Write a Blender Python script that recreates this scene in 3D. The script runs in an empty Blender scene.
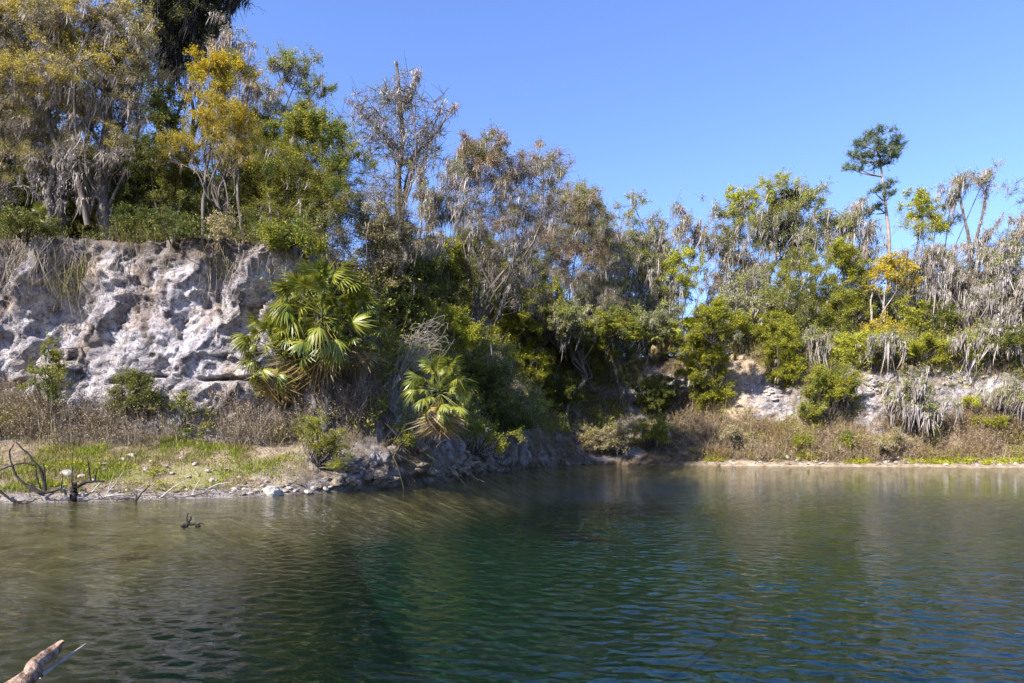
import bpy, math, numpy as np
from mathutils import Vector
from mathutils.bvhtree import BVHTree
rng = np.random.default_rng(11)
FPX, CXP, HYP, EYE = 683.0, 512.0, 445.0, 1.6
def P(px, py, Y):
    return np.array([(px - CXP) / FPX * Y, Y, EYE + (HYP - py) / FPX * Y])
sc = bpy.context.scene
COL = sc.collection
# ------------------------------------------------------------------ noise
def _hash(ix, iy, iz):
    n = (ix * 374761393 + iy * 668265263 + iz * 1274126177) & 0xffffffff
    n = ((n ^ (n >> 13)) * 1274126177) & 0xffffffff
    n = n ^ (n >> 16)
    return (n & 0xffff) / 32767.5 - 1.0
def vnoise(p):
    p = np.asarray(p, float)
    i = np.floor(p).astype(np.int64); f = p - i
    u = f * f * f * (f * (f * 6 - 15) + 10)
    r = 0
    for a in (0, 1):
        wx = u[..., 0] if a else 1 - u[..., 0]
        for b in (0, 1):
            wy = u[..., 1] if b else 1 - u[..., 1]
            for c in (0, 1):
                wz = u[..., 2] if c else 1 - u[..., 2]
                r = r + wx * wy * wz * _hash(i[..., 0] + a, i[..., 1] + b, i[..., 2] + c)
    return r
def fbm(p, octv=4, gain=.5, lac=2.03):
    p = np.asarray(p, float); a = 1.0; s = 0; r = 0
    for k in range(octv):
        r = r + a * vnoise(p + 17.3 * k); s += a; a *= gain; p = p * lac
    return r / s
def chips(p, s, tilt=.9, seed=0):
    """broken stone: flat, randomly tilted facets, one per cell"""
    q = np.asarray(p, float) * s + seed; i = np.floor(q).astype(np.int64); best = np.full(q.shape[:-1], 9.); out = np.zeros(q.shape[:-1])
    for a in (-1, 0, 1):
        for b in (-1, 0, 1):
            for c in (-1, 0, 1):
                j = i + np.array([a, b, c]); h = [_hash(j[..., 0] + 31 * k, j[..., 1] - 17 * k, j[..., 2] + 7 * k) for k in range(6)]
                d = q - (j + .5 + .42 * np.stack(h[:3], -1)); r = (d * d).sum(-1); m = r < best
                best = np.where(m, r, best); out = np.where(m, h[3] * .6 + tilt * (d[..., 0] * h[4] + d[..., 2] * h[5]), out)
    return out
def sstep(a, b, x):
    t = np.clip((x - a) / (b - a), 0, 1); return t * t * (3 - 2 * t)
def nrm(v):
    return v / np.maximum(np.linalg.norm(v, axis=-1, keepdims=True), 1e-9)
def rnd_dir(n):
    return nrm(rng.normal(size=(n, 3)))
# ------------------------------------------------------------------ mesh builder
class MB:
    def __init__(s): s.v = []; s.q = []; s.t = []; s.n = 0; s.cols = []
    def add(s, v, q=None, t=None):
        v = np.asarray(v, float).reshape(-1, 3)
        if q is not None and len(q): s.q.append(np.asarray(q).reshape(-1, 4) + s.n)
        if t is not None and len(t): s.t.append(np.asarray(t).reshape(-1, 3) + s.n)
        s.v.append(v); s.n += len(v)
    def mesh(s, name, origin=(0, 0, 0), smooth=False):
        v = np.concatenate(s.v) - np.asarray(origin, float)
        q = np.concatenate(s.q) if s.q else np.zeros((0, 4), int)
        t = np.concatenate(s.t) if s.t else np.zeros((0, 3), int)
        me = bpy.data.meshes.new(name)
        me.vertices.add(len(v)); me.vertices.foreach_set('co', v.astype(np.float32).ravel())
        me.loops.add(q.size + t.size)
        me.loops.foreach_set('vertex_index', np.concatenate([q.ravel(), t.ravel()]).astype(np.int32))
        me.polygons.add(len(q) + len(t))
        st = np.concatenate([np.arange(len(q)) * 4, q.size + np.arange(len(t)) * 3]).astype(np.int32)
        me.polygons.foreach_set('loop_start', st)
        me.polygons.foreach_set('loop_total', np.concatenate([np.full(len(q), 4), np.full(len(t), 3)]).astype(np.int32))
        if smooth: me.polygons.foreach_set('use_smooth', np.ones(len(q) + len(t), bool))
        me.update(calc_edges=True)
        return me
    def build(s, name, mat, parent=None, origin=None, smooth=False):
        if not s.v: return None
        org = (0, 0, 0)
        if parent is not None: org = parent['_o'] if '_o' in parent else (0, 0, 0)
        if origin is not None: org = origin
        me = s.mesh(name, org, smooth)
        o = bpy.data.objects.new(name, me); COL.objects.link(o)
        me.materials.append(mat)
        if parent is not None: o.parent = parent
        elif origin is not None: o.location = origin
        return o
def tag(o, label=None, cat=None, group=None, kind=None):
    if label: o['label'] = label
    if cat: o['category'] = cat
    if group: o['group'] = group
    if kind: o['kind'] = kind
    return o
ORG = {}
def thing(name, label, cat, loc, group=None):
    o = bpy.data.objects.new(name, None); COL.objects.link(o)
    o.empty_display_size = .2
    o.location = loc; o['_o'] = [float(c) for c in loc]
    return tag(o, label, cat, group)
def tubes(mb, Pn, R, sides=5):
    Pn = np.asarray(Pn, float); R = np.asarray(R, float)
    N, K = Pn.shape[:2]
    if N == 0: return
    t = np.empty_like(Pn)
    t[:, 1:-1] = Pn[:, 2:] - Pn[:, :-2]; t[:, 0] = Pn[:, 1] - Pn[:, 0]; t[:, -1] = Pn[:, -1] - Pn[:, -2]
    t = nrm(t)
    ref = np.where(np.abs(t[..., 2:3]) > .8, np.array([1., 0, 0]), np.array([0, 0, 1.]))
    # one reference per tube, so rings do not twist
    mt = nrm(Pn[:, -1] - Pn[:, 0]); rf = np.where(np.abs(mt[:, 2:3]) > .7, np.array([1., 0.13, 0]), np.array([0, 0, 1.]))
    ref = np.broadcast_to(rf[:, None], t.shape)
    u = nrm(np.cross(t, ref)); w = np.cross(t, u)
    a = np.arange(sides) / sides * 2 * np.pi
    ring = Pn[:, :, None] + R[:, :, None, None] * (np.cos(a)[:, None] * u[:, :, None] + np.sin(a)[:, None] * w[:, :, None])
    idx = np.arange(N * K * sides).reshape(N, K, sides)
    i0 = idx[:, :-1]; i1 = idx[:, 1:]
    q = np.stack([i0, np.roll(i0, -1, 2), np.roll(i1, -1, 2), i1], -1)
    mb.add(ring, q)
def catmull(pts, n):
    pts = np.asarray(pts, float); m = len(pts)
    ext = np.concatenate([[2 * pts[0] - pts[1]], pts, [2 * pts[-1] - pts[-2]]])
    x = np.linspace(0, m - 1, n); i = np.minimum(x.astype(int), m - 2); f = (x - i)[:, None]
    a, b, c, d = ext[i], ext[i + 1], ext[i + 2], ext[i + 3]
    return .5 * (2 * b + (c - a) * f + (2 * a - 5 * b + 4 * c - d) * f ** 2 + (3 * b - a - 3 * c + d) * f ** 3)
def leaves(mb, C, D, Nn, L, W):
    """rhombic leaf blades: centre, axis, normal, length, width"""
    S = nrm(np.cross(D, Nn)); L = np.asarray(L)[:, None]; W = np.asarray(W)[:, None]
    v = np.stack([C - D * L * .5, C + S * W * .5 - D * L * .05, C + D * L * .5, C - S * W * .5 - D * L * .05], 1)
    mb.add(v, np.arange(len(C) * 4).reshape(-1, 4))
WIND = np.array([-.16, -.05, 0])
def moss(mb, S, strands, L, spread=.12, width=.05, sway=.18):
    """hanging beards of moss below the points S"""
    n = len(S)
    if n == 0: return
    S = np.repeat(S, strands, 0); m = len(S)
    off = rng.normal(size=(m, 3)) * np.array([spread, spread, spread * .5])
    bl = np.repeat(L * np.clip(rng.lognormal(-.28, .5, n), .25, 1.9), strands)
    ln = bl * np.exp(-(off[:, 0] ** 2 + off[:, 1] ** 2) / (2 * spread ** 2) * .5) * rng.uniform(.45, 1.1, m) * np.where(rng.uniform(size=m) < .45, rng.uniform(.25, .5, m), 1.)
    S = S + off
    K = 5; f = np.linspace(0, 1, K)
    ph = rng.uniform(0, 6.28, (m, 2))
    bow = np.repeat(rng.normal(size=(n, 2)), strands, 0) * .7 + rng.normal(size=(m, 2)) * .65
    pts = np.empty((m, K, 3))
    for k, t in enumerate(f):
        s = sway * ln * (t ** 1.4)
        pts[:, k, 0] = S[:, 0] + s * bow[:, 0] + WIND[0] * ln * t + .03 * np.sin(ph[:, 0] + 5 * t)
        pts[:, k, 1] = S[:, 1] + s * bow[:, 1] + WIND[1] * ln * t + .03 * np.sin(ph[:, 1] + 4 * t)
        pts[:, k, 2] = S[:, 2] - ln * t
    yaw = rng.uniform(0, 6.28, m)
    w = width * rng.uniform(.5, 1.3, m)[:, None] * np.array([.55, 1., .85, .55, .08])
    yk = yaw[:, None] + f[None] * rng.normal(size=m)[:, None] * 1.2
    side = np.stack([np.cos(yk), np.sin(yk), 0 * yk], -1) * w[..., None] * .5
    v = np.stack([pts - side, pts + side], 2)
    idx = np.arange(m * K * 2).reshape(m, K, 2)
    q = np.stack([idx[:, :-1, 0], idx[:, :-1, 1], idx[:, 1:, 1], idx[:, 1:, 0]], -1)
    mb.add(v, q)
# ------------------------------------------------------------------ materials
def newmat(name):
    m = bpy.data.materials.new(name); m.use_nodes = True
    nt = m.node_tree; nt.nodes.clear()
    return m, nt, nt.nodes, nt.links
def ramp(nd, stops, interp='LINEAR'):
    r = nd.new('ShaderNodeValToRGB'); r.color_ramp.interpolation = interp
    el = r.color_ramp.elements
    while len(el) < len(stops): el.new(.5)
    for e, (p, c) in zip(el, stops): e.position = p; e.color = (*c, 1)
    return r
LB_ = 1.0
def leafmat(name, cols, alt=None, alt_amt=.5, scale=.7, trans=.30, spec=.2, rough=.6, k=1.0):
    cols = [tuple(min(c * k, .8) for c in q) for q in cols]; alt = alt and [tuple(min(c * k, .8) for c in q) for q in alt]
    
    """leaf by leaf variation (random per island) over two noise-mixed palettes"""
    m, nt, nd, lk = newmat(name)
    geo = nd.new('ShaderNodeNewGeometry'); out = nd.new('ShaderNodeOutputMaterial')
    n = len(cols)
    r1 = ramp(nd, [(i / max(n - 1, 1), c) for i, c in enumerate(cols)])
    lk.new(geo.outputs['Random Per Island'], r1.inputs[0]); colout = r1.outputs[0]
    if alt:
        r2 = ramp(nd, [(i / max(len(alt) - 1, 1), c) for i, c in enumerate(alt)])
        lk.new(geo.outputs['Random Per Island'], r2.inputs[0])
        tex = nd.new('ShaderNodeTexNoise'); tex.inputs['Scale'].default_value = scale; tex.inputs['Detail'].default_value = 2
        lk.new(geo.outputs['Position'], tex.inputs['Vector'])
        mr = nd.new('ShaderNodeMapRange'); mr.inputs[1].default_value = .62 - .3 * alt_amt; mr.inputs[2].default_value = .78 - .3 * alt_amt
        lk.new(tex.outputs[0], mr.inputs[0])
        mx = nd.new('ShaderNodeMix'); mx.data_type = 'RGBA'
        lk.new(mr.outputs[0], mx.inputs[0]); lk.new(colout, mx.inputs[6]); lk.new(r2.outputs[0], mx.inputs[7]); colout = mx.outputs[2]
    pb = nd.new('ShaderNodeBsdfPrincipled'); pb.inputs['Roughness'].default_value = rough
    pb.inputs['Specular IOR Level'].default_value = spec
    lk.new(colout, pb.inputs['Base Color'])
    tr = nd.new('ShaderNodeBsdfTranslucent'); lk.new(colout, tr.inputs[0])
    ms = nd.new('ShaderNodeMixShader'); ms.inputs[0].default_value = trans
    lk.new(pb.outputs[0], ms.inputs[1]); lk.new(tr.outputs[0], ms.inputs[2]); lk.new(ms.outputs[0], out.inputs[0])
    return m
def barkmat(name, cols, scale=6., bump=.6, stretch=.25):
    m, nt, nd, lk = newmat(name)
    out = nd.new('ShaderNodeOutputMaterial'); tc = nd.new('ShaderNodeNewGeometry')
    mp = nd.new('ShaderNodeMapping'); mp.inputs['Scale'].default_value = (scale, scale, scale * stretch)
    lk.new(tc.outputs['Position'], mp.inputs[0])
    tx = nd.new('ShaderNodeTexNoise'); tx.inputs['Scale'].default_value = 1; tx.inputs['Detail'].default_value = 5; tx.inputs['Roughness'].default_value = .65
    lk.new(mp.outputs[0], tx.inputs['Vector'])
    r = ramp(nd, [(.28 + .44 * i / max(len(cols) - 1, 1), c) for i, c in enumerate(cols)]); lk.new(tx.outputs[0], r.inputs[0])
    b = nd.new('ShaderNodeBump'); b.inputs['Strength'].default_value = bump; b.inputs['Distance'].default_value = .05
    lk.new(tx.outputs[0], b.inputs['Height'])
    pb = nd.new('ShaderNodeBsdfPrincipled'); pb.inputs['Roughness'].default_value = .85; pb.inputs['Specular IOR Level'].default_value = .15
    lk.new(r.outputs[0], pb.inputs['Base Color']); lk.new(b.outputs[0], pb.inputs['Normal']); lk.new(pb.outputs[0], out.inputs[0])
    return m
M = {}
M['moss'] = leafmat('spanish_moss', [(.20, .17, .15), (.36, .315, .285), (.50, .45, .41)], [(.22, .18, .14), (.38, .32, .26)], .5, .5, .25, .05, .9)
M['moss_shade'] = leafmat('moss_shade_tone', [(.018, .017, .017), (.04, .037, .034), (.075, .07, .064)], None, trans=.1, spec=.05, rough=.9)  # near-black copy of the moss: shade of the shaded trees put into its colour
M['moss_warm'] = leafmat('warm_moss', [(.20, .155, .11), (.30, .245, .18), (.36, .31, .25)], None, trans=.18, spec=.05, rough=.9)
M['yellow'] = leafmat('yellow_oak_leaves', [(.30, .235, .035), (.50, .40, .06), (.64, .52, .11)], [(.28, .235, .09), (.42, .35, .14)], .4, .8, k=1.15)
M['golden'] = leafmat('golden_leaves', [(.34, .25, .015), (.56, .41, .022), (.66, .51, .05)], [(.18, .19, .02), (.40, .34, .03)], .45, 1.0)
M['beige'] = leafmat('dry_oak_leaves', [(.22, .17, .10), (.34, .28, .18), (.30, .27, .12)], [(.30, .24, .06), (.25, .22, .08)], .5, .7, k=1.25)
M['olive'] = leafmat('olive_leaves', [(.07, .08, .010), (.15, .145, .015), (.22, .20, .025)], [(.04, .06, .010), (.10, .12, .018)], .5, .9, k=1.9)
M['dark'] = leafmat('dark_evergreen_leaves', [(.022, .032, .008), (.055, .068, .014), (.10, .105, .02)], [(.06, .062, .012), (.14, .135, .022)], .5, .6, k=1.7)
M['bright'] = leafmat('bright_green_leaves', [(.10, .115, .010), (.22, .215, .016), (.33, .31, .028)], [(.07, .085, .012), (.17, .155, .02)], .5, .8, .35, k=1.5)
M['lime'] = leafmat('lime_leaves', [(.22, .23, .014), (.34, .345, .022), (.46, .43, .05)], [(.18, .19, .02), (.30, .30, .04)], .4, .8, .35, k=1.2)
M['greygreen'] = leafmat('grey_green_leaves', [(.09, .10, .045), (.17, .17, .075), (.24, .23, .11)], [(.14, .16, .03), (.22, .22, .04)], .5, .7, k=1.7)
M['russet'] = leafmat('russet_leaves', [(.12, .08, .045), (.22, .15, .08), (.29, .21, .13)], [(.14, .145, .04), (.23, .215, .08)], .6, .6, k=1.5)
M['pine'] = leafmat('pine_needles', [(.035, .065, .03), (.07, .11, .05), (.11, .15, .07)], None, trans=.15, k=1.35)
M['palm'] = leafmat('palm_frond', [(.10, .13, .014), (.20, .215, .024), (.34, .31, .06)], [(.06, .095, .014), (.12, .15, .02)], .4, 1.2, .25, .5, .4)
M['palm_dead'] = leafmat('dead_palm_frond', [(.16, .10, .045), (.28, .20, .10), (.36, .29, .18)], [(.24, .16, .04), (.33, .24, .07)], .4, 1., .2, .1)
M['palmetto'] = leafmat('palmetto_frond', [(.16, .19, .02), (.30, .32, .03), (.40, .40, .05)], None, trans=.25, spec=.4, rough=.45)
M['brush'] = leafmat('dry_brush', [(.15, .105, .06), (.27, .20, .125), (.36, .285, .19)], [(.22, .13, .065), (.20, .17, .06)], .45, .35, .15, .05, .9, k=1.25)
M['brush_grey'] = leafmat('grey_brush', [(.11, .09, .065), (.23, .19, .145), (.35, .30, .245)], [(.15, .13, .045), (.23, .20, .075)], .45, .5, .15, .05, .9, k=1.1)
M['grass'] = leafmat('bank_grass', [(.13, .165, .012), (.22, .26, .025), (.32, .31, .07)], [(.24, .20, .07), (.34, .28, .13)], .65, .8, .35, .1)
M['bark'] = barkmat('grey_bark', [(.035, .029, .024), (.11, .092, .076), (.22, .19, .16)])
M['bark_dark'] = barkmat('dark_bark', [(.03, .025, .02), (.09, .075, .06), (.15, .13, .105)])
M['bark_pale'] = barkmat('pale_bark', [(.16, .13, .10), (.33, .28, .23), (.46, .41, .35)])
M['bark_pine'] = barkmat('pine_bark', [(.14, .105, .085), (.30, .24, .20), (.42, .36, .32)])
M['twig_pale'] = barkmat('bleached_wood', [(.22, .18, .15), (.42, .37, .33), (.58, .53, .48)], 12.)
M['drift'] = barkmat('dark_wet_wood', [(.012, .010, .009), (.03, .025, .022), (.07, .06, .052)], 14.)
M['log'] = barkmat('weathered_log', [(.055, .035, .022), (.21, .13, .085), (.42, .29, .21), (.52, .38, .29)], 22., 1., .6)
# ------------------------------------------------------------------ terrain
def zplat(x, y):
    x = np.asarray(x, float); y = np.asarray(y, float)
    return 1.2 + 9.0 * sstep(7, 21, y) + .35 * fbm(np.stack([x * .07, y * .07, x * 0], -1), 3)
CL = [(.5, .12), (2.2, .5), (6.9, 1.95), (7.5, 5.4), (8.0, 9.5)]
def cl(d): return [(.45, .12), (1.9 - .3 * d, .5), (6.9 - d, 1.95), (7.5 - d, 5.4), (8.0 - d, 9.5)]
HD = [(.12, .7), (.35, 1.4), (1.3, 3.0), (2.9, 6.3), (4.7, 9.3)]
FB = [(1.0, .28), (2.2, .8), (3.9, 3.0), (5.6, 6.8), (7.4, 9.8)]
LO = [(.8, .15), (3, .4), (5, .7), (7, .9), (9, 1.1)]
DEEP = [(-9, -3.4), (-5, -2.4), (-1.8, -.9)]
SHELF = [(-12, -1.1), (-7, -.42), (-2.2, -.16)]
ST = [  # shore x, y, outward dx, dy, land profile, bed profile, lip offset
    ((0, 2.2), (0, -1), LO, DEEP, 12), ((-10, 3), (-.3, -1), LO, SHELF, 12), ((-21, 8), (-1, -.3), LO, SHELF, 12),
    ((-25, 14.5), (-1, .5), cl(0), SHELF, 11), ((-19.5, 18.2), (-.2, 1), cl(0), SHELF, 11), ((-14.1, 18.8), (0, 1), cl(0), SHELF, 11),
    ((-10.2, 20.2), (0, 1), cl(1.2), SHELF, 10), ((-7.6, 21.3), (-.1, 1), cl(1.9), SHELF, 9),
    ((-6.1, 23.0), (-.45, .9), [(.35, .4), (1.0, .9), (2.9, 2.0), (3.9, 5.4), (4.7, 9.3)], DEEP, 7.5),
    ((-5.0, 24.5), (-.8, .6), [(.2, .55), (.6, 1.15), (2.2, 2.4), (3.6, 5.8), (5.0, 9.3)], DEEP, 7.5),
    ((-4.0, 26.2), (-.93, .37), HD, DEEP, 8), ((-2.3, 30), (-.95, .3), HD, DEEP, 8), ((-.8, 37), (-.97, .25), HD, DEEP, 8),
    ((2.0, 47), (-.9, .4), HD, DEEP, 8), ((6.5, 55), (-.5, .85), [(.4, .4), (1.2, 1.0), (3.6, 3.2), (6.0, 6.6), (8.2, 9.3)], DEEP, 11),
    ((12, 54.2), (0, 1), [(.5, .3), (1.4, .8), (4.3, 3.0), (6.9, 6.6), (9, 9.3)], DEEP, 12),
    ((24.5, 50.8), (.15, 1), FB, DEEP, 12), ((36, 48), (.25, 1), FB, DEEP, 12), ((48, 43), (.5, .85), FB, DEEP, 12),
    ((58, 32), (1, .3), FB, DEEP, 12), ((55, 14), (1, -.3), LO, DEEP, 12), ((40, 4), (.5, -1), LO, DEEP, 12), ((20, 2), (0, -1), LO, DEEP, 12)]
NS = len(ST)
SX = np.array([s[0] for s in ST], float); SD = nrm(np.array([s[1] for s in ST], float))
PROF = np.zeros((NS, 11, 2))
for i, s in enumerate(ST):
    lx = SX[i] + SD[i] * s[4]; zl = float(zplat(lx[0], lx[1]))
    PROF[i] = [(-14, -3.9)] + list(s[3]) + [(0, 0)] + list(s[2]) + [(s[4], zl)]
    PROF[i][0] = (s[3][0][0] - 3, -3.9)
# closed resampling along the ring, fine where the photo looks
seg = [1, 2, 3, 8, 13, 13, 13, 13, 12, 9, 8, 7, 6, 6, 6, 6, 6, 6, 3, 1, 1, 1, 1]
def closed(A, i, f):
    a, b, c, d = (A[(i + k) % NS] for k in (-1, 0, 1, 2))
    f = f.reshape(-1, *([1] * (A.ndim - 1)))
    return .5 * (2 * b + (c - a) * f + (2 * a - 5 * b + 4 * c - d) * f ** 2 + (3 * b - a - 3 * c + d) * f ** 3)
ii, ff = [], []
for i in range(NS):
    ln = np.linalg.norm(SX[(i + 1) % NS] - SX[i]); n = max(3, int(ln * seg[i] * 1.1))
    ii += [i] * n; ff += list(np.arange(n) / n)
ii = np.array(ii); ff = np.array(ff); NU = len(ii)
LIN = lambda A: A[ii] * (1 - ff).reshape(-1, *([1] * (A.ndim - 1))) + A[(ii + 1) % NS] * ff.reshape(-1, *([1] * (A.ndim - 1)))
ux = closed(SX, ii, ff); ud = nrm(LIN(SD)); up = LIN(PROF)
SUB = [2, 4, 6, 10, 8, 14, 26, 62, 62, 16]   # subdivisions of the ten profile segments
ts = np.concatenate([k + np.arange(n) / n for k, n in enumerate(SUB)] + [[10.0]]); NT = len(ts)
ti = np.minimum(ts.astype(int), 9); tf = (ts - ti)
off = up[:, ti, 0] * (1 - tf) + up[:, ti + 1, 0] * tf
zz = up[:, ti, 1] * (1 - tf) + up[:, ti + 1, 1] * tf
X = ux[:, None, 0] + ud[:, None, 0] * off; Y = ux[:, None, 1] + ud[:, None, 1] * off
base = np.stack([X, Y, zz], -1)
# relief
wc = sstep(6.6, 7.3, ts) * (1 - sstep(9.0, 9.9, ts))          # cliff weight along the profile
wb = sstep(4.0, 4.6, ts) * (1 - sstep(6.6, 7.3, ts))
leftness = 1 - sstep(-9.5, -4.5, X)                             # the white face
big = fbm(base * np.array([.22, .22, .16]) + 3.1, 2)
lump = fbm(base * np.array([.62, .62, .40]) + 8.8, 4, .55)
wx = base + .5 * np.stack([fbm(base * .8 + 1, 3), fbm(base * .8 + 50, 3), fbm(base * .8 + 90, 3)], -1)
rid = 1 - 2 * np.abs(fbm(wx * np.array([.9, .9, .55]) + 9.7, 4, .55))
scal = np.abs(fbm(wx * 1.5 + 31, 3, .5))
ledge = np.abs(((base[..., 2] * .55 + .9 * fbm(base * .28, 3)) % 1) - .5) * 2
fine = fbm(base * 3.1, 5, .62)
ter = np.round(fbm(wx * np.array([.8, .8, 1.1]) + 60, 3) * 6) / 6
flute = fbm(wx * np.array([1.5, 1.5, .28]) + 14, 3)
holes = np.clip(vnoise(wx * np.array([1.3, 1.3, 2.2]) + 5) - .5, 0, 1) * 2
brow = -.55 * sstep(8.35, 8.8, ts) * (1 - sstep(9.2, 9.6, ts)) * (.6 + fbm(base * np.array([.5, .5, 0]) + 9, 2))
dg = base @ np.array([[.86, 0, .5], [0, 1, 0], [-.5, 0, .86]])
diag = fbm(dg * np.array([.95, .6, .38]) + 23, 4, .5)
warp = base + .35 * np.stack([fbm(base * .9 + 1, 3), 0 * base[..., 0], fbm(base * .9 + 90, 3)], -1)
rows = leftness.max(1) > 0
def chipl(p, *a):
    r = np.zeros(p.shape[:-1]); r[rows] = chips(p[rows], *a); return r
bz = base[..., 2] + .55 * fbm(base * np.array([.3, .3, .3]) + 2, 2) + .10 * fbm(base * 1.4, 2)
saw = (bz * .78) % 1; saw2 = (bz * 2.7 + .3) % 1
bed1 = (saw ** 1.6 - .5) * (.35 + .65 * sstep(-.2, .3, fbm(base * .5 + 70, 2))); bed2 = (saw2 - .5) * sstep(-.1, .3, fbm(base * .6 + 40, 2))
slot = -1.0 * np.exp(-((bz - 3.85) / .07) ** 2) * sstep(.05, .2, fbm(base * np.array([.8, .8, 0]) + 6, 2))
fl = brow + big * 1.0 + diag * .80 + chipl(warp * np.array([1, 1, .7]), .5, .8, 3.3) * .30 + chipl(warp, 1.35, .9, 8.1) * .10 + chipl(base, 3.6, .9, 1.7) * .08 - bed1 * .10 - bed2 * .045 - slot * .7 + fine * .08
slump = fbm(base * .5 + 20, 4) * .8 + fbm(base * 1.6, 4) * .45 + fine * .18
dout = wc * (leftness * fl + (1 - leftness) * slump * .9)       # + = into the land
rock_ledge = (1 - leftness) * sstep(4.0, 4.3, ts) * (1 - sstep(6.2, 7, ts)) * (1 - sstep(4, 12, X))
dout = dout + rock_ledge * (fbm(base * 1.1 + 5, 4) * .42 + fbm(base * 3.3, 3) * .22)
X = X + ud[:, None, 0] * dout; Y = Y + ud[:, None, 1] * dout
tang = np.stack([-ud[:, 1], ud[:, 0]], -1)
dt = wc * leftness * fbm(base * 1.3 + 77, 3) * .35
X = X + tang[:, None, 0] * dt; Y = Y + tang[:, None, 1] * dt
zn = wb * (fbm(base * 1.2, 4) * .16 + fbm(base * 4, 3) * .05) * np.clip((ts - 4) * 1.2, 0, 1) + sstep(8.2, 9, ts) * (1 - sstep(9.6, 10, ts)) * fbm(base * .8 + 60, 4) * .55
zz = zz + zn
bedn = (1 - sstep(3.2, 3.9, ts)) * fbm(base * .9, 4) * .12
zz = zz + bedn
V = np.stack([X, Y, zz], -1)
LIPRING = V[:, -1].copy()
def sheet(name, mat, t0, t1, attrs=None, smooth=True):
    a = int(np.argmin(np.abs(ts - t0))); b = int(np.argmin(np.abs(ts - t1)))
    vv = V[:, a:b + 1]; nt = b - a + 1
    idx = np.arange(NU * nt).reshape(NU, nt); j = np.roll(idx, -1, 0)
    q = np.stack([idx[:, :-1], idx[:, 1:], j[:, 1:], j[:, :-1]], -1)
    mb = MB(); mb.add(vv, q)
    o = mb.build(name, mat, smooth=smooth); o['kind'] = 'structure'
    if attrs is not None:
        at = o.data.color_attributes.new('mask', 'FLOAT_COLOR', 'POINT')
        at.data.foreach_set('color', attrs[:, a:b + 1].reshape(-1, 4).astype(np.float32).ravel())
    return o, vv.reshape(-1, 3), q.reshape(-1, 4)
# masks of material: R bare rock, G green/grass, B orange soil, A mud
Zv = V[..., 2]
R = leftness * (.8 + .2 * sstep(0, .2, fbm(base * .4, 2))) * sstep(6.75, 7.05, ts + .12 * fbm(base * 1.1, 3)) * (1 - .85 * sstep(8.72, 9.08, ts + .22 * fbm(base * .9, 3)))
def blob(px, py, Y, rx, rz):
    c = P(px, py, Y); d = ((V[..., 0] - c[0]) / rx) ** 2 + ((V[..., 2] - c[2]) / rz) ** 2
    d = d * (1 + .0) + .55 * fbm(base * .9 + 33, 4) + (np.abs(V[..., 1] - Y) > 12) * 9
    return 1 - sstep(.6, 1.1, d)
for b in ((632, 375, 58, 4.2, 1.9), (778, 402, 55, 2.4, 3.0), (872, 392, 54, 2.0, 3.2), (962, 384, 52, 3.6, 2.6), (815, 400, 54, 2.0, 1.6), (915, 388, 53, 1.6, 1.8), (1010, 380, 52, 2.0, 1.7), (690, 380, 57, 2, 1)):
    R = np.maximum(R, blob(*b))
R = np.maximum(R, .38 * rock_ledge * sstep(-.1, .3, fbm(base * 1.3 + 12, 3)))

R = np.maximum(R, .7 * (1 - leftness) * (1 - sstep(9, 15, X)) * sstep(4.6, 5, ts) * (1 - sstep(8, 9, ts)) * sstep(-.1, .25, fbm(base * .7 + 26, 3)))
R = R * np.where(X > 3, .45 + .5 * sstep(-.25, .25, fbm(base * .8 + 64, 4)), 1)
B = np.maximum(blob(750, 385, 56, 2.4, 3.6), blob(600, 352, 59, 2.2, .8))
B = np.maximum(B, .8 * leftness * sstep(4.9, 5.4, ts) * (1 - sstep(6.8, 7.05, ts)) * np.clip(.55 + sstep(-13, -8, X), 0, 1))
B = np.maximum(B, (1 - leftness) * sstep(12, 18, X) * (1 - sstep(4.9, 5.3, ts + .3 * fbm(base * .7, 3))))
B = np.maximum(B, .6 * sstep(14, 19, X) * sstep(5.5, 6.2, ts) * (1 - sstep(9, 9.6, ts)) * sstep(-.1, .3, fbm(base * .5 + 15, 3)))
G = .8 * sstep(5.1, 5.5, ts) * (1 - sstep(5.9, 6.5, ts)) * sstep(-.1, .3, fbm(base * .6 + 4, 3)) * leftness * (1 - .6 * sstep(-11, -8, X))
MUD = leftness * (1 - sstep(5.05, 5.35, ts + .1 * fbm(base * 1.2, 2))) + 0 * X
MASK = np.stack([R + 0 * X, G + 0 * X, B + 0 * X, MUD], -1)
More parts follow.
